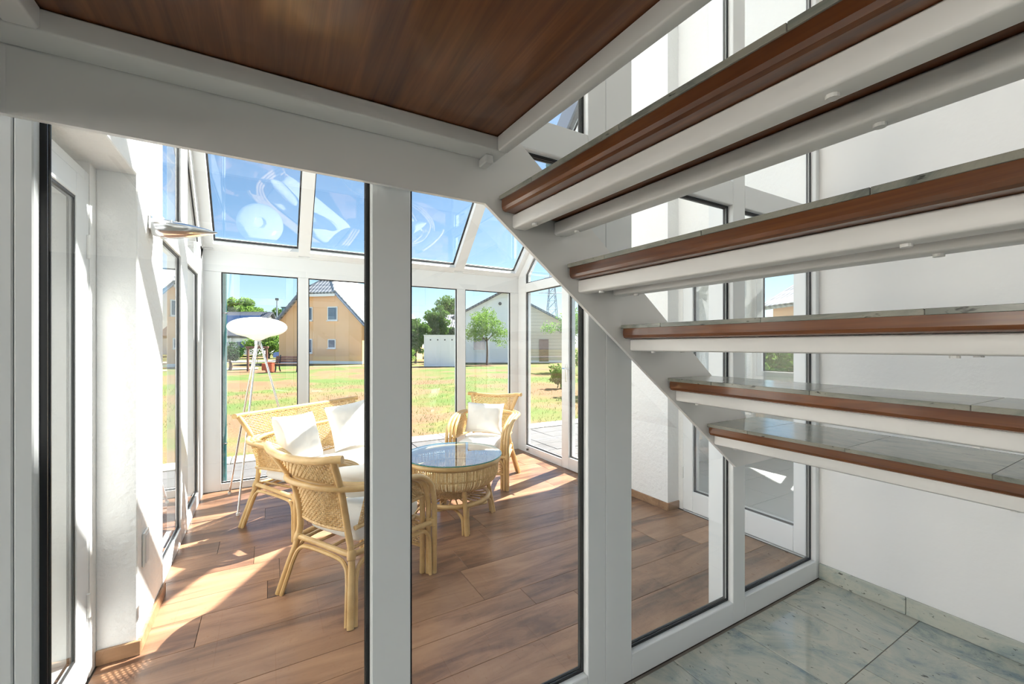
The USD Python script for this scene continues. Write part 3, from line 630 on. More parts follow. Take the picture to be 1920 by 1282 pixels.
NEAR, NEARR = (0.442, 2.436, 0), 30.0
FAR, FARR = (1.82, 3.69, 0), -132.5
SOFA, SOFAR = (0.475, 3.70, 0), -53.8
c1 = thing('rattan_armchair', 'rattan armchair seen from behind its woven back, nearest the partition', 'armchair', NEAR, NEARR, group='rattan armchairs at the glass table')
rattan_seat(c1, 0.29)
copy_of(c1, 'rattan_armchair', 'rattan armchair facing the room in the far right corner', FAR, FARR, group='rattan armchairs at the glass table')
sf = thing('rattan_settee', 'wide two-seat rattan settee with woven back beside the floor lamp', 'sofa', SOFA, SOFAR)
rattan_seat(sf, 0.60)

def pil(w, h, t, seed, lx, ly, lz, loc, rz, lean, yaw, label):
    m = pillow(w, h, t, seed)
    rot(m, 90 + yaw, [0, 0, 1])            # face along +x
    m2 = rot(m, -lean, [0, 1, 0])
    m2.apply_translation((lx, ly, lz)); rot(m2, rz, [0, 0, 1]); m2.apply_translation((loc[0], loc[1], 0))
    return obj('throw_pillow', m2, 'cream_fabric', smooth=True, label=label, cat='pillow', group='cream pillows on the rattan seats')
cz = ZS + 0.018
g = 'cream seat cushions on the rattan seats'
obj('seat_cushion', place(cushion(0.455, 0.39, 0.115, 0.28, seed=1), 0.036, 0, cz, NEAR, NEARR), 'cream_fabric', smooth=True, label='cream seat cushion on the rattan armchair nearest the partition', cat='cushion', group=g)
obj('seat_cushion', place(cushion(0.455, 0.39, 0.115, 0.28, seed=2), 0.036, 0, cz, FAR, FARR), 'cream_fabric', smooth=True, label='cream seat cushion on the rattan armchair in the far corner', cat='cushion', group=g)
obj('seat_cushion', place(cushion(0.455, 1.0, 0.115, 0.25, n=32, seed=3), 0.036, 0, cz, SOFA, SOFAR), 'cream_fabric', smooth=True, label='long cream seat cushion on the rattan settee', cat='cushion', group=g)
pz = cz + 0.135
pil(0.40, 0.36, 0.13, 11, 0.03, -0.33, pz, SOFA, SOFAR, 20, 8, 'cream pillow at the left end of the settee, next to the lamp')
pil(0.42, 0.38, 0.14, 12, 0.04, 0.20, pz, SOFA, SOFAR, 20, -14, 'cream pillow at the right end of the settee, away from the lamp')
pil(0.37, 0.30, 0.12, 13, -0.01, -0.02, pz, FAR, FARR, 20, 6, 'cream pillow leaning in the far corner rattan armchair')
pil(0.36, 0.20, 0.11, 14, 0.05, -0.04, pz + 0.02, NEAR, NEARR, 24, 20, 'cream pillow lying in the rattan armchair nearest the partition')

# --- round glass-topped wicker table
TC = (1.205, 2.975)
tb = thing('wicker_coffee_table', 'round wicker coffee table with glass top and four rattan legs', 'table', (*TC, 0), 0)
ring = lambda r, z, n=48: np.array([(r * math.cos(a), r * math.sin(a), z) for a in np.linspace(0, 2 * math.pi, n, endpoint=False)])
gt = obj('glass_top', lathe([(0, 0.484), (0.357, 0.484), (0.360, 0.4865), (0.360, 0.4895), (0.357, 0.492), (0, 0.492)], 64), 'table_glass', tb, smooth=30)
obj('glass_rim', tube(ring(0.3602, 0.488, 64), 0.0036, 6, closed=True), 'glass_edge', gt, smooth=50)
obj('rim_ring', tube(ring(0.338, 0.462), 0.0195, 10, closed=True), 'rattan_pole', tb, smooth=50)
parts = []
for k in range(170):
    a = 2 * math.pi * (k + rng.uniform(-0.3, 0.3)) / 170
    w = rng.uniform(-0.012, 0.012)
    parts.append(tube(np.array([((0.337 - 0.010 * t - 0.055 * t ** 5) * math.cos(a + w * t), (0.337 - 0.010 * t - 0.055 * t ** 5) * math.sin(a + w * t), 0.45 - 0.165 * t) for t in np.linspace(0, 1, 6)]), rng.uniform(0.0028, 0.0045), 5))
obj('basket_fibres', cat_(parts), 'rattan_weave', tb, kind='stuff')
for t in (0.04, 0.5, 0.97):
    obj('basket_hoop', tube(ring(0.331 - 0.010 * t - 0.055 * t ** 5, 0.45 - 0.165 * t), 0.006, 6, closed=True), 'rattan_weave', tb)
obj('basket_floor', lathe([(0, 0.283), (0.264, 0.283), (0.266, 0.287), (0.264, 0.291), (0, 0.291)], 40), 'rattan_weave', tb)
legs = [(-96, ), (-6, ), (84, ), (174, )]
for (a,) in legs:
    d = np.array([math.cos(math.radians(a)), math.sin(math.radians(a)), 0]); t_ = np.array([-d[1], d[0], 0])
    obj('leg', tube([d * 0.325, d * 0.292 + Z3 * 0.16, d * 0.262 + Z3 * 0.30], 0.0165, 9), 'rattan_pole', tb, smooth=50)
for i in range(4):
    a, b = math.radians(legs[i][0]), math.radians(legs[i][0] + 90)
    da, db = np.array([math.cos(a), math.sin(a), 0]), np.array([math.cos(b), math.sin(b), 0])
    e = (db - da) / np.linalg.norm(db - da)
    mdir = (da + db) / np.linalg.norm(da + db)
    obj('arch_brace', tube(spline([da * .325 + e * .027, da * .315 + e * .027 + Z3 * .06, da * .30 + e * .034 + Z3 * .115, da * .262 + e * .09 + Z3 * .152, mdir * .268 + Z3 * .156, db * .262 - e * .09 + Z3 * .152, db * .30 - e * .034 + Z3 * .115, db * .315 - e * .027 + Z3 * .06, db * .325 - e * .027], 5), 0.0105, 7), 'rattan_pole', tb, smooth=50)
obj('shelf_ring', tube(ring(0.262, 0.182), 0.0165, 9, closed=True), 'rattan_pole', tb, smooth=50)
for k in range(24):
    a = 2 * math.pi * k / 24
    obj('shelf_spoke', tube([(0.10 * math.cos(a), 0.10 * math.sin(a), 0.186), (0.255 * math.cos(a), 0.255 * math.sin(a), 0.184)], 0.0055, 6), 'rattan_pole', tb, smooth=50)
def Sd(u, v):
    r, a = 0.03 + 0.12 * v, 2 * math.pi * u
    return np.array([r * math.cos(a), r * math.sin(a), 0.196])
obj('shelf_weave', weave(Sd, 49, 10), 'rattan_weave', tb)

# --- tripod floor lamp
LP = (-0.083, 4.175)
lamp = thing('floor_lamp', 'tripod floor lamp with flat oval white glass shade and chrome legs', 'lamp', (*LP, 0), 0)
sh = [(0, 1.362)]
for t in np.linspace(-math.pi / 2 + 0.12, math.pi / 2, 22):
    sh.append((0.222 * math.cos(t) ** 0.9, 1.458 + (0.082 if t > 0 else 0.086) * math.sin(t)))
sh = [p_ for p_ in sh if not (p_[0] < 0.062 and p_[1] > 1.5)] + [(0.060, 1.5385), (0.057, 1.536), (0.056, 1.50), (0, 1.498)]
sh = [(0, 1.345), (0.030, 1.345), (0.052, 1.358), (0.085, 1.375)] + [s for s in sh[1:] if s[0] > 0.11 or s[1] > 1.46]
obj('lamp_shade', lathe(sh, 56), 'opal_glass', lamp, smooth=60)
obj('lamp_collar', lathe([(0, 1.30), (0.022, 1.30), (0.026, 1.315), (0.026, 1.338), (0.020, 1.345), (0, 1.345)], 24), 'chrome', lamp, smooth=40)
for a in (-111, 129, 9):
    d = np.array([math.cos(math.radians(a)), math.sin(math.radians(a)), 0])
    lg = obj('leg', tube([d * 0.345 + Z3 * 0.012, d * 0.18 + Z3 * 0.68, d * 0.016 + Z3 * 1.335], 0.0085, 10), 'chrome', lamp, smooth=40)
    obj('foot', lathe([(0, 0), (0.012, 0), (0.0125, 0.02), (0, 0.024)], 14).apply_translation(d * 0.347), 'white_plastic', lg)
# --- wall lamp and socket on the left pier
sc = thing('wall_lamp', 'pointed chrome wall lamp on the white left pier', 'lamp', (-0.481, 2.56, 1.87), 0)
obj('wall_plate', cbox(0.0005, 0.012, -0.055, 0.055, -0.034, 0.034, 0.004), 'chrome', sc)
def boat(n=26, s=20):
    V = []
    for i in range(n):
        t = i / (n - 1)
        w = 0.062 * (1 - t ** 2.2) + 0.004; h = 0.058 * (1 - t ** 1.6) + 0.004
        zc = -0.004 - 0.002 * t
        for k in range(s):
            a = 2 * math.pi * k / s
            zz = math.sin(a)
            V.append((0.012 + 0.245 * t, w * math.cos(a), zc + (h * zz if zz < 0 else h * 0.55 * zz)))
    V += [(0.012, 0, -0.004), (0.259, 0, -0.006)]
    F = []
    for i in range(n - 1):
        for k in range(s):
            a, b, c, d = i * s + k, i * s + (k + 1) % s, (i + 1) * s + (k + 1) % s, (i + 1) * s + k
            F += [(a, c, b), (a, d, c)]
    for k in range(s):
        F += [(n * s, k, (k + 1) % s), (n * s + 1, (n - 1) * s + (k + 1) % s, (n - 1) * s + k)]
    m = trimesh.Trimesh(np.array(V), np.array(F), process=False); m.fix_normals(); return m
obj('reflector', boat(), 'chrome', sc, smooth=45)
bx('clip', (0.085, 0.090, -0.058, 0.058, -0.005, 0.0175), 'chrome', sc, 0.001)
so = thing('wall_socket', 'small white socket low on the left pier', 'socket', (-0.481, 2.44, 0.405), 0)
bx('socket_plate', (0.0005, 0.010, -0.04, 0.04, -0.075, 0.075), 'white_plastic', so, 0.003)
bx('socket_insert', (0.0101, 0.0125, -0.027, 0.027, -0.062, 0.062), 'frame_white', so, 0.001)

# ================================================================== OUTDOORS
GZ = -0.15
gx, gy = np.meshgrid(np.linspace(-90, 230, 161), np.linspace(-60, 260, 161), indexing='ij')
gzz = GZ - 0.02 + 0.05 * (meshkit.fbm(np.stack([gx * 0.12, gy * 0.12, 0 * gx], -1), 3) - 0.5) * np.clip((gy - 8) / 10, 0, 1)
vv = np.stack([gx, gy, gzz], -1).reshape(-1, 3); ii = np.arange(161 * 161).reshape(161, 161)
a, b, c, d = ii[:-1, :-1].ravel(), ii[1:, :-1].ravel(), ii[1:, 1:].ravel(), ii[:-1, 1:].ravel()
obj('lawn', (vv, np.vstack([np.stack([a, b, c], 1), np.stack([a, c, d], 1)])), 'lawn', smooth=True, label='dry yellow-brown lawn with green patches beyond the terrace', cat='lawn', kind='structure')
pt = thing('terrace', 'grey paved terrace along the foot of the glass front', 'terrace', kind='structure')
obj('bed', cbox(-4.0, 7.5, 3.3, 6.0, -0.3, -0.112, 0), 'grout', pt)
for i in range(28):
    for j in range(4):
        x0, y0 = -3.9 + i * 0.405, 4.66 + j * 0.33
        bx('paving_slab', (x0 + .003, x0 + .402, y0 + .003, y0 + .327, -0.14, -0.10 + rng.uniform(-.002, .002)), 'paving', pt, 0.003)
for i in range(9):
    for j in range(5):
        x0, y0 = 2.83 + i * 0.405, 3.33 + j * 0.33
        if y0 + .3 < 4.66: bx('paving_slab', (x0 + .003, x0 + .402, y0 + .003, y0 + .327, -0.14, -0.10 + rng.uniform(-.002, .002)), 'paving', pt, 0.003)
kb = thing('kerb', 'pale kerb stones edging the terrace against the lawn', 'kerb', kind='structure')
for i in range(13):
    bx('kerb_stone', (-4 + i * 0.9 + .004, -4 + (i + 1) * 0.9 - .004, 6.0, 6.34, -0.2, -0.085), 'kerb_stone', kb, 0.008)
obj('gravel_yard', cbox(-30, -4.36, -30, 1.0, -0.3, -0.10, 0), 'pale_bounce_gravel', label='added pale gravel yard out of view, bouncing light through the hall windows', cat='yard', kind='structure')  # pale ground added out of view to bounce light into the hall
obj('gravel_yard', cbox(-4.36, 12, -30, -3.46, -0.3, -0.10, 0), 'pale_bounce_gravel', label='added pale gravel yard out of view behind the hall, bouncing light into it', cat='yard', kind='structure')  # same added ground, out of view behind the rear wall
obj('courtyard', cbox(-3.6, -0.76, 1.24, 2.4, -0.3, -0.02, 0), 'pale_bounce_gravel', label='pale gravel ground outside the left door, brightening the wall there', cat='yard', kind='structure')  # kept pale to bounce light onto the wall behind the left door
obj('road', cbox(-30, 9, 43.0, 48.0, -0.3, -0.11, 0), 'road', label='pale village road behind the peach house', cat='road', kind='structure')
obj('path', cbox(-14, -0.6, 30.2, 32.2, -0.3, -0.115, 0), 'road', label='pale gravel path beside the clipped shrub', cat='path', kind='structure')

def grass():
    n = 9000
    P = np.stack([nrng.uniform(-5, 12, n), 6.4 + 12 * nrng.random(n) ** 1.5, np.full(n, GZ - 0.02)], 1)
    keep = (meshkit.fbm(P * 0.35, 4, 3) > 0.45) & (np.hypot(P[:, 0] - 8.6, P[:, 1] - 11.8) > 1.0)
    P = P[keep]; n = len(P)
    h = nrng.uniform(0.03, 0.075, n); an = nrng.uniform(0, math.pi, n); w = 0.006
    dx = np.stack([np.cos(an), np.sin(an), 0 * an], 1) * w
    tip = P + np.stack([nrng.normal(0, .02, n), nrng.normal(0, .02, n), h], 1)
    V = np.concatenate([P - dx, P + dx, tip]); k = np.arange(n)
    return V, np.stack([k, k + n, k + 2 * n], 1)
obj('grass', grass(), 'grass_blades', label='short dry grass blades on the lawn past the kerb', cat='grass', kind='stuff')

def leaves(blobs, n, size, seed):
    r = np.random.default_rng(seed); w = np.array([b[3] * b[4] * b[5] for b in blobs]); w = w / w.sum()
    which = r.choice(len(blobs), n, p=w)
    B = np.array(blobs)[which]
    d = r.normal(size=(n, 3)); d /= np.linalg.norm(d, axis=1, keepdims=True)
    P = B[:, :3] + d * B[:, 3:] * (0.45 + 0.55 * r.random((n, 1)) ** 0.5) * (0.85 + 0.3 * r.random((n, 1)))
    u = r.normal(size=(n, 3)); u /= np.linalg.norm(u, axis=1, keepdims=True)
    v = np.cross(u, r.normal(size=(n, 3))); v /= np.linalg.norm(v, axis=1, keepdims=True)
    s = size * r.uniform(0.6, 1.3, (n, 1))
    V = np.stack([P - u * s, P + v * s * 0.5, P + u * s, P - v * s * 0.5], 1).reshape(-1, 3)
    k = np.arange(n)[:, None] * 4
    return V, np.vstack([k + [0, 1, 2], k + [0, 2, 3]])
def clumps(parts, k, r, seed):
    # many small leaf clumps spread through the given ellipsoids, so that the crown breaks up and lets light through
    q_ = np.random.default_rng(seed); out = []
    w = np.array([p[3] * p[4] * p[5] for p in parts]); w = w / w.sum()
    for _ in range(k):
        p = parts[q_.choice(len(parts), p=w)]
        d = q_.normal(size=3); d /= np.linalg.norm(d); d *= q_.random() ** 0.4
        rr = r * q_.uniform(0.6, 1.25)
        out.append((p[0] + d[0] * p[3], p[1] + d[1] * p[4], p[2] + d[2] * p[5], rr, rr, rr * 0.7))
    return out
def tree(name, label, x, y, base, blobs, n, size, m, trunk_r, trunk_h, seed, group=None, cat='tree', branches=5):
    t = thing(name, label, cat, (x, y, base), 0, group)
    rm = max(b_[3] for b_ in blobs)
    obj('crown', leaves(clumps(blobs, 30 + 8 * len(blobs), 0.33 * rm, seed) + [(b_[0], b_[1], b_[2], b_[3] * .7, b_[4] * .7, b_[5] * .7) for b_ in blobs[:1]], n, size, seed), m, t)
    if trunk_h > 0:
        r = random.Random(seed)
        parts = [tube(spline([(0, 0, 0), (0.03, 0, trunk_h * 0.5), (-0.02, 0.02, trunk_h)], 4), [trunk_r * (1 - 0.4 * i / 8) for i in range(9)], 8)]
        for _ in range(branches):
            b = blobs[r.randrange(len(blobs))]
            parts.append(tube(spline([(-0.02, 0.02, trunk_h * 0.85), (b[0] * 0.45, b[1] * 0.45, trunk_h + (b[2] - trunk_h) * 0.35), (b[0], b[1], b[2])], 4), [trunk_r * 0.5 * (1 - 0.8 * i / 8) for i in range(9)], 6))
        obj('trunk', cat_(parts), 'bark', t)
    return t

# cream house added out of view at the left, bouncing warm light indoors
nh = thing('yard_house', 'added cream house out of view, bouncing warm light into the hall windows', 'house', (-10.5, -3.0, -0.12), 90)
obj('wall', prism(Polygon([(-9, 0), (9, 0), (9, 6.2), (-9, 6.2)]), (0, 0, 0), X3, Z3, Y3, 0, 8), 'bounce_house_plaster', nh)
obj('roof_slope', trimesh.convex.convex_hull(np.array([(-9.4, -.5, 6.1), (9.4, -.5, 6.1), (-9.4, 4, 9.4), (9.4, 4, 9.4), (-9.4, -.5, 6.3), (9.4, -.5, 6.3), (-9.4, 4, 9.6), (9.4, 4, 9.6)])), 'roof_tile_grey', nh)
obj('roof_slope', trimesh.convex.convex_hull(np.array([(-9.4, 8.5, 6.1), (9.4, 8.5, 6.1), (-9.4, 4, 9.4), (9.4, 4, 9.4), (-9.4, 8.5, 6.3), (9.4, 8.5, 6.3), (-9.4, 4, 9.6), (9.4, 4, 9.6)])), 'roof_tile_grey', nh)
for xx in (-6.5, 0.0, 6.0):
    for zz in (1.0, 3.8):
        f = obj('window_frame', cbox(xx - .6, xx + .6, -.06, 0, zz, zz + 1.4, 0), 'frame_white', nh); obj('window_glass', cbox(xx - .52, xx + .52, -.08, -.061, zz + .08, zz + 1.32, 0), 'window_glass', f)

# peach gabled house
HX, HR = (0.71, 39.7, GZ), -40.8
ph = thing('peach_house', 'peach plastered house with half-hipped grey tiled roof across the lawn', 'house', HX, HR)
Wd, Dp, ZE, ZH, ZR = 7.5, 12.0, 3.43, 5.63, 7.18
ux, uy, uz = X3, Y3, Z3
wallp = Polygon([(0, 0), (Wd, 0), (Wd, ZE), (Wd - 2.15, ZH), (2.15, ZH), (0, ZE)])
obj('wall', prism(wallp, (0, 0, 0), X3, Z3, Y3, 0, Dp), 'peach_plaster', ph)
c = Wd / 2; ov = 0.35
def slab(quad, th=0.16):
    A = np.array(quad, float); n = np.cross(A[1] - A[0], A[2] - A[0]); n /= np.linalg.norm(n)
    if n[2] < 0: n = -n
    lo, hi = A, A + n * th
    k = len(A); V = np.vstack([lo, hi])
    return trimesh.convex.convex_hull(V)
s1 = (ZH - ZE) / 2.15
zo = ZE - 0.4 * s1
obj('roof_slope', slab([(-0.4, -ov, zo), (2.15, -ov, ZH), (c, 1.5, ZR), (c, Dp, ZR), (-0.4, Dp, zo)]), 'roof_tile_grey', ph)
obj('roof_slope', slab([(Wd + 0.4, -ov, zo), (Wd - 2.15, -ov, ZH), (c, 1.5, ZR), (c, Dp, ZR), (Wd + 0.4, Dp, zo)]), 'roof_tile_grey', ph)
obj('roof_hip', slab([(2.15 - 0.1, -ov - 0.12, ZH - 0.06), (Wd - 2.05, -ov - 0.12, ZH - 0.06), (c, 1.5, ZR)]), 'roof_tile_grey', ph)
for s in (0, 1):
    mx = lambda x: x if s == 0 else Wd - x
    obj('verge_board', tube([(mx(-0.4), -ov - .02, zo), (mx(2.15), -ov - .02, ZH)], 0.10, 4), 'blue_trim', ph)
    obj('ridge_tiles', tube([(mx(2.1), -ov - .1, ZH + .1), (c, 1.5, ZR + .17)], 0.11, 6), 'roof_tile_grey', ph)
obj('hip_fascia', cbox(2.1, Wd - 2.1, -ov - .14, -ov - .08, ZH - 0.26, ZH - .06, 0), 'white_plaster', ph)
for (x0, z0, x1, z1) in ((2.12, 3.55, 3.05, 4.50), (4.55, 3.55, 5.28, 4.50), (2.1, 0.93, 3.03, 1.93), (4.58, 1.32, 5.12, 1.90)):
    f = obj('window_frame', prism(sbox(x0 - .08, z0 - .08, x1 + .08, z1 + .08), (0, 0, 0), X3, Z3, -Y3, 0, 0.06), 'white_plaster', ph)
    obj('window_glass', cbox(x0, x1, -0.075, -0.061, z0, z1, 0), 'window_glass', f)
    obj('window_sill', cbox(x0 - .12, x1 + .12, -0.16, -0.0, z0 - .14, z0 - .08, 0), 'white_plaster', f)
obj('plinth', cbox(-0.02, Wd + .02, -0.03, 0.1, 0, 0.22, 0), 'blue_plaster', ph)
for k in range(14):
    pass

# low white house far left
lh = thing('bungalow', 'white bungalow with dark tiled roof and blue solar panels at the far left', 'house', (-12.5, 70.6, 0.15), -29.94)
L_ = 12.4
obj('wall', prism(Polygon([(0, 0), (7, 0), (7, 2.6), (4.5, 5.3), (0, 2.1)]), (0, 0, 0), Y3, Z3, X3, 0.3, L_ - 0.3), 'white_plaster', lh)
obj('roof_slope', slab([(0, -0.35, 2.3), (L_, -0.35, 2.3), (L_, 4.5, 5.75), (0, 4.5, 5.75)], 0.2), 'roof_tile_dark', lh)
obj('roof_slope', slab([(0, 7.8, 2.0), (L_, 7.8, 2.0), (L_, 4.5, 5.75), (0, 4.5, 5.75)], 0.2), 'roof_tile_dark', lh)
obj('solar_panel', slab([(0.5, 1.4, 3.90), (L_ - 1.0, 1.4, 3.90), (L_ - 1.0, 3.35, 5.27), (0.5, 3.35, 5.27)], 0.08), 'solar_glass', lh)
for x0 in (1.2, 5.2, 8.0, 10.2):
    f = obj('window_frame', cbox(x0, x0 + 1.2, -.08, 0, .55, 1.75, 0), 'frame_white', lh)
    obj('window_glass', cbox(x0 + .1, x0 + 1.1, -.1, -.081, .65, 1.65, 0), 'window_glass', f)
for x0 in (4.2, 7.0, 9.6): obj('porch_column', trimesh.creation.cylinder(0.12, 2.15, sections=12).apply_translation((x0, -0.25, 1.075)), 'white_plaster', lh)

# white gabled house at the right
wh = thing('white_house', 'white gabled house with boarded right half beyond the lawn tree', 'house', (13.9, 33.7, GZ), -29.94)
W2 = 9.2; pk = 4.1; ze, zp = 3.9, 6.05
obj('wall', prism(Polygon([(0, 0), (5.1, 0), (5.1, zp - (5.1 - pk) * 0.52), (pk, zp), (0, ze)]), (0, 0, 0), X3, Z3, Y3, 0, 9), 'blue_plaster', wh)
obj('boarded_wall', prism(Polygon([(5.1, 0), (W2, 0), (W2, zp - (W2 - pk) * 0.52), (5.1, zp - (5.1 - pk) * 0.52)]), (0, 0, 0), X3, Z3, Y3, 0, 9), 'siding', wh)
obj('roof_slope', slab([(-.35, -.4, ze - .16), (pk, -.4, zp + .02), (pk, 9.3, zp + .02), (-.35, 9.3, ze - .16)], 0.14), 'roof_tile_dark', wh)
obj('roof_slope', slab([(W2 + .35, -.4, zp - (W2 + .35 - pk) * .52 + .02), (pk, -.4, zp + .02), (pk, 9.3, zp + .02), (W2 + .35, 9.3, zp - (W2 + .35 - pk) * .52 + .02)], 0.14), 'roof_tile_dark', wh)
f = obj('window_frame', cbox(5.35, 6.35, -.07, 0, .95, 2.25, 0), 'dark_metal', wh); obj('window_glass', cbox(5.45, 6.25, -.09, -.071, 1.05, 2.15, 0), 'window_glass', f)
obj('door', cbox(7.1, 7.9, -.08, 0, .1, 2.0, 0), 'brown_wood', wh)
f = obj('window_frame', cbox(1.4, 2.6, -.07, 0, 1.0, 2.2, 0), 'frame_white', wh); obj('window_glass', cbox(1.5, 2.5, -.09, -.071, 1.1, 2.1, 0), 'window_glass', f)
obj('gable_light', trimesh.creation.cylinder(.14, .08, sections=16, transform=trimesh.transformations.rotation_matrix(math.pi / 2, [1, 0, 0])).apply_translation((pk - .35, -.04, 5.05)), 'dark_metal', wh)
obj('plinth', cbox(-.03, W2 + .03, -.06, .05, 0, .18, 0), 'white_plaster', wh)

# small grey-roofed house peeping between trees, teal building behind
gh = thing('grey_roofed_house', 'grey tiled roof peeping out between the trees and the shed', 'house', (16.2, 46.5, GZ), -29.94)
obj('wall', cbox(0, 6, 0, 6, 0, 3.2, 0), 'white_plaster', gh)
obj('roof_slope', slab([(-.3, -.4, 3.1), (6.3, -.4, 3.1), (6.3, 3, 5.1), (-.3, 3, 5.1)]), 'roof_tile_grey', gh)
obj('roof_slope', slab([(-.3, 6.4, 3.1), (6.3, 6.4, 3.1), (6.3, 3, 5.1), (-.3, 3, 5.1)]), 'roof_tile_grey', gh)
th_ = thing('teal_building', 'flat teal clad building behind the peach house roof', 'building', (1.92, 84.3, GZ), -29.94)
obj('wall', cbox(0, 5, 0, 4, 0, 8.1, 0), 'teal_cladding', th_)
obj('window_glass', cbox(0.9, 1.5, -.05, 0, 6.2, 7.3, 0), 'window_glass', th_)
obj('roof_edge', cbox(-.1, 5.1, -.1, 4.1, 8.1, 8.25, 0), 'dark_metal', th_)
mp = thing('roof_mast', 'thin grey mast standing left of the teal building', 'mast', (0.98, 68.7, GZ), 0)
obj('pole', tube([(0, 0, 0), (0, 0, 7.9)], 0.10, 8), 'pylon_steel', mp); obj('cap', cbox(-.22, .22, -.22, .22, 7.9, 8.2, .05), 'dark_metal', mp)
fp = thing('flag_pole', 'slim white flag pole in front of the bungalow', 'pole', (-3.5, 46.0, GZ), 0)
obj('pole', tube([(0, 0, 0), (0, 0, 3.6)], [0.06, 0.045], 8), 'white_plaster', fp); obj('finial', trimesh.creation.icosphere(1, .09).apply_translation((0, 0, 3.65)), 'white_plaster', fp)

# white shed wall with four round vents
sd = thing('white_shed', 'white flat shed with four round vents along its top', 'shed', (9.36, 28.55, GZ), -29.94)
obj('wall', cbox(0, 2.3, 0, 1.0, 0, 2.15, 0.01), 'white_plaster', sd)
obj('roof_edge', cbox(-.03, 2.33, -.03, 1.03, 2.15, 2.2, .005), 'blue_plaster', sd)
for k in range(4): obj('vent', trimesh.creation.cylinder(.05, .03, sections=14, transform=trimesh.transformations.rotation_matrix(math.pi / 2, [1, 0, 0])).apply_translation((0.46 + k * .5, -.012, 1.86)), 'dark_metal', sd)
for k in (0.97, 1.93): obj('panel_joint', cbox(k, k + .02, -.008, 0, 0, 2.14, 0), 'blue_plaster', sd)

# red bin, bench, swing frame
rbn = thing('litter_bin', 'red-orange litter bin standing beside the park bench', 'bin', (0.05, 26.45, GZ), -29.94)
obj('body', cbox(-.17, .17, -.15, .15, 0.03, .50, .02), 'red_paint', rbn); obj('lid', cbox(-.19, .19, -.17, .17, .50, .545, .015), 'red_paint', rbn)
obj('side_box', cbox(-.50, -.18, 0.05, .30, .10, .48, .02), 'red_paint', rbn); obj('foot', cbox(-.12, .12, -.1, .1, 0, .03, 0), 'dark_metal', rbn)
bn = thing('park_bench', 'brown slatted park bench beside the red bin', 'bench', (0.93, 26.75, GZ), -29.94)
for k in range(3): bx('seat_slat', (-.85, .85, -.25 + k * .15, -.13 + k * .15, .42, .455), 'brown_wood', bn, .004)
for k in range(3): obj('back_slat', rot(cbox(-.85, .85, .24, .27, .50 + k * .13, .61 + k * .13, .004), -12, [1, 0, 0], (0, .24, .5)), 'brown_wood', bn)
for s in (-.6, .6):
    obj('leg', tube(spline([(s, -.24, 0), (s, -.18, .2), (s, -.2, .41)], 4), .035, 6), 'dark_metal', bn)
    obj('leg', tube(spline([(s, .30, 0), (s, .2, .2), (s, .22, .45), (s, .33, .92)], 4), .035, 6), 'dark_metal', bn)
swf = thing('swing_frame', 'brown timber swing frame standing left of the red bin', 'swing frame', (-0.36, 27.8, GZ), -29.94)
for s in (-0.78, 0.28): bx('post', (s - .05, s + .05, -.05, .05, 0, 1.30), 'brown_wood', swf, .01)
bx('beam', (-.88, .38, -.06, .06, 1.30, 1.42), 'brown_wood', swf, .01)
for s in (-.55, -.25): obj('chain', tube([(s, 0, 1.30), (s, 0, .36)], .012, 5), 'dark_metal', swf)
bx('swing_seat', (-.62, -.18, -.11, .11, .32, .36), 'dark_metal', swf, .01)

# car
cr = thing('car', 'blue estate car parked half behind the peach house corner', 'car', (0.33, 46.6, -0.11), -29.94)
body = Polygon([(0, .28), (0.05, .75), (.9, .86), (1.25, .90), (1.9, 1.42), (3.6, 1.46), (4.2, .95), (4.3, .5), (4.25, .28)])
obj('body', prism(body, (0, 0, 0), X3, Z3, Y3, 0, 1.7), 'car_blue', cr)
obj('side_glass', prism(Polygon([(1.45, .92), (1.98, 1.35), (3.5, 1.38), (3.9, .94)]), (0, 0, 0), X3, Z3, -Y3, 0, .012), 'window_glass', cr)
for wx in (.85, 3.4):
    w = obj('wheel', trimesh.creation.cylinder(.32, .2, sections=20, transform=trimesh.transformations.rotation_matrix(math.pi / 2, [1, 0, 0])).apply_translation((wx, .06, .32)), 'tyre', cr)
    obj('hub_cap', trimesh.creation.cylinder(.19, .03, sections=16, transform=trimesh.transformations.rotation_matrix(math.pi / 2, [1, 0, 0])).apply_translation((wx, -.05, .32)), 'chrome', w)
obj('bumper', cbox(-.06, .1, .05, 1.65, .3, .5, .04), 'dark_metal', cr)

# transmission pylon on the horizon
py = thing('power_pylon', 'tall lattice power pylon on the horizon at the right', 'pylon', (145.3, 204.8, GZ), -25)
def pyl():
    seg = []
    H = 47.0; wid = lambda z: 3.6 * (1 - z / H) ** 1.1 + 0.9
    lv = [0, 9, 17, 23, 28, 32.5, 36.5, 40, 43.5, 47]
    cn = lambda z: [np.array([sx * wid(z), sy * wid(z), z]) for sx, sy in ((1, 1), (-1, 1), (-1, -1), (1, -1))]
    for z0, z1 in zip(lv[:-1], lv[1:]):
        A, B = cn(z0), cn(z1)
        for k in range(4):
            seg += [(A[k], B[k], .22), (A[k], B[(k + 1) % 4], .12), (A[(k + 1) % 4], B[k], .12), (B[k], B[(k + 1) % 4], .12)]
    return seg
sg = pyl()
obj('lattice', cat_([tube([a, b], r, 4) for a, b, r in sg]), 'pylon_steel', py)
for z, L in ((32.5, 8.0), (37.0, 6.5), (41.5, 5.0)):
    obj('cross_arm', cat_([tube([(-L, 0, z), (0, 0.8, z + 1.3), (L, 0, z)], .16, 4), tube([(-L, 0, z), (0, -.8, z - .2), (L, 0, z)], .16, 4)]), 'pylon_steel', py)

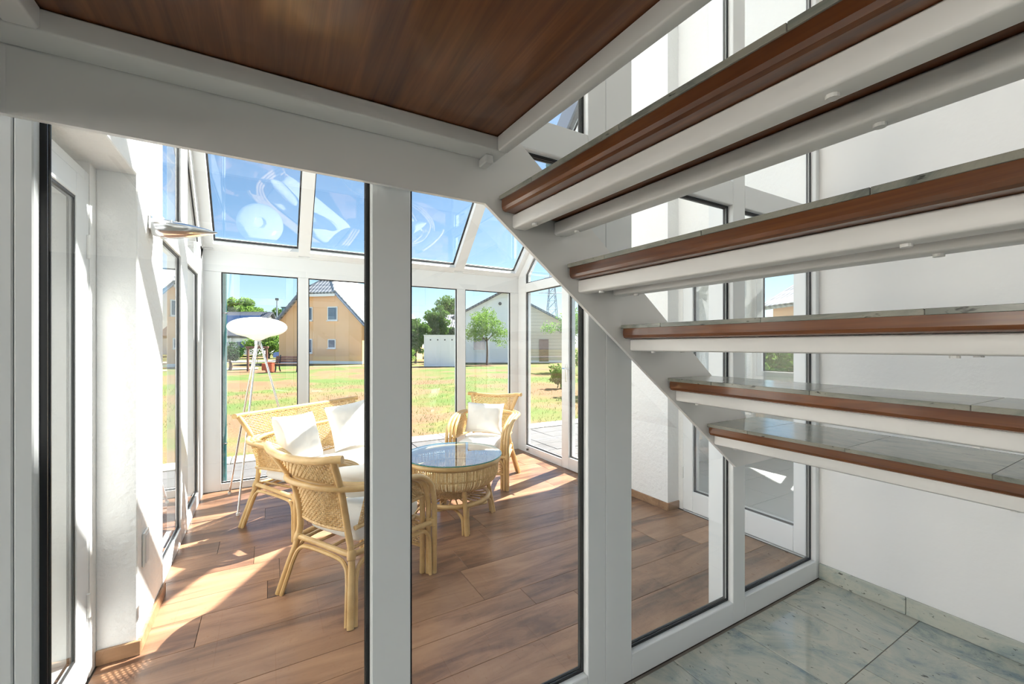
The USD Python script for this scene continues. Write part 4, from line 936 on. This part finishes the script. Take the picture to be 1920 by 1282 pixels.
# narrow dark teal strip at the edge of the left front pane
dpp = thing('downpipe', 'dark teal strip outside the left front pane', 'pipe', (-0.358, 4.70, -0.1), 0)
obj('pipe', tube([(0, 0, 0), (0, 0, 2.25)], 0.020, 14), 'teal_metal', dpp, smooth=40)
obj('pipe_foot', lathe([(0, 0), (.06, 0), (.06, .05), (.035, .12), (0, .12)], 18), 'white_plaster', dpp, smooth=40)
for z in (.5, 1.7): obj('pipe_clip', tube(ring(.022, z, 16), .005, 5, closed=True), 'dark_metal', dpp)

# trees and shrubs
tree('lawn_tree', 'loose round-headed lawn tree with slim trunk before the white house', 14.26, 28.55, GZ,
     [(0, 0, 3.1, 1.45, 1.2, .95), (-1.0, .3, 2.55, .8, .8, .6), (.95, -.2, 2.6, .8, .7, .6), (-.9, -.2, 1.85, .5, .5, .3), (.9, .1, 1.9, .5, .5, .35)], 4600, .075, 'leaf_light', .09, 2.1, 21, cat='tree')
tree('lawn_tree', 'lawn tree at the right with low hanging leafy branches', 14.9, 18.9, GZ,
     [(0, 0, 2.75, 1.1, 1.0, .7), (-.9, .5, 2.35, .7, .6, .4), (.8, -.4, 2.6, .8, .8, .6), (-.2, 0, 1.75, .4, .4, .4)], 3000, .07, 'leaf_light', .08, 1.9, 22, cat='tree')
tree('broad_tree', 'dark green tree left of the white shed', 10.4, 33.9, GZ, [(0, 0, 2.3, 1.1, 1.0, 1.6), (-.5, 0, 1.6, .8, .8, 1.0), (.4, .2, 2.9, .7, .7, .9)], 9500, .11, 'leaf_green', .1, 1.2, 23)
tree('broad_tree', 'tall bushy tree rising behind the white shed', 13.6, 37.6, GZ, [(0, 0, 3.2, 1.3, 1.3, 1.9), (-.4, 0, 4.3, .9, .9, .9), (.9, 0, 2.4, .9, .9, 1.2)], 11000, .11, 'leaf_green', .12, 1.6, 24)
tree('broad_tree', 'distant tree over the grey tiled roof', 22.2, 56.5, GZ, [(0, 0, 7.0, 1.7, 1.5, 1.6), (-1.0, 0, 6.1, 1.1, 1.1, 1.2), (1.1, 0, 6.1, 1.2, 1.2, 1.2)], 3600, .16, 'leaf_green', .18, 5.0, 25)
tree('hedge', 'bright green hedge bush beside the white shed', 8.55, 30.9, GZ, [(0, 0, .85, .85, .6, .85), (-.9, .4, .8, .8, .6, .8)], 4200, .07, 'leaf_light', 0, 0, 26, cat='hedge')
tree('garden_shrub', 'small green shrub on the lawn at the right', 8.6, 11.8, GZ, [(0, 0, .42, .30, .30, .42), (.2, -.1, .35, .3, .3, .35)], 1500, .05, 'leaf_green', 0.02, .2, 27, cat='shrub', branches=2)
tree('clipped_shrub', 'blue-green clipped shrub on a short trunk before the bungalow', -1.95, 29.3, GZ + .02, [(0, 0, 1.05, .62, .6, .55), (.15, 0, .85, .55, .5, .4)], 2600, .06, 'leaf_dark', .10, .55, 28, cat='shrub')
tree('yellow_shrub', 'yellow-green bush before the bungalow porch', -4.3, 60.5, .1, [(0, 0, .3, 1.1, .8, .7), (1.0, -.5, .3, .9, .7, .6)], 1600, .09, 'leaf_yellow', 0, 0, 29, cat='shrub')
tree('broad_tree', 'broad garden tree beside the parked car', -0.05, 56.5, GZ, [(0, 0, 2.0, 2.2, 1.6, 1.5), (1.3, -.4, 1.4, 1.4, 1.2, 1.1), (-1.2, .4, 1.3, 1.2, 1, 1)], 5200, .14, 'leaf_light', .15, .9, 30)
tree('broad_tree', 'big distant tree above the bungalow ridge', -6.5, 119.0, 0, [(0, 0, 9.0, 4.2, 3, 3.2), (-3.4, 2, 9.2, 3.4, 3, 3.0), (3.2, -2, 7.8, 3.0, 2.5, 2.4)], 9000, .36, 'leaf_light', .3, 6, 31)
tree('broad_tree', 'distant round tree between bungalow and peach house', 0.6, 109.0, 0, [(0, 0, 6.4, 3.2, 2.6, 3.0), (2.0, -1, 5.4, 2.4, 2.4, 2.6), (-2.0, 1, 5.2, 2.2, 2, 2.6)], 8000, .34, 'leaf_green', .3, 4, 32)
tree('hedge', 'leafy hedge outside the window behind the right door', 8.2, 4.1, GZ, [(0, 0, .9, .7, 1.3, .9), (.2, 1.3, .9, .7, 1.0, .85), (.1, -1.2, .85, .7, 1.0, .85)], 6000, .07, 'leaf_green', 0, 0, 33, cat='hedge')
tree('hedge', 'leafy hedge outside the terrace door on the right', 8.3, 9.4, GZ, [(0, 0, 1.0, .7, .8, 1.0), (.9, -.7, 1.2, .8, .8, 1.1)], 3000, .07, 'leaf_green', 0, 0, 34, cat='hedge')
eh = thing('garden_house', 'peach house with tiled roof outside the window behind the right door', 'house', (15.5, 5.2, GZ), 62)
obj('wall', cbox(-3, 5, -6, 0, 0, 3.0, 0), 'peach_plaster', eh)
obj('roof_slope', slab([(-3.3, .4, 2.9), (5.3, .4, 2.9), (5.3, -3, 5.0), (-3.3, -3, 5.0)]), 'roof_tile_grey', eh)
obj('roof_slope', slab([(-3.3, -6.4, 2.9), (5.3, -6.4, 2.9), (5.3, -3, 5.0), (-3.3, -3, 5.0)]), 'roof_tile_grey', eh)
obj('window_glass', cbox(0, 1, 0, .03, 1.0, 2.2, 0), 'window_glass', eh)
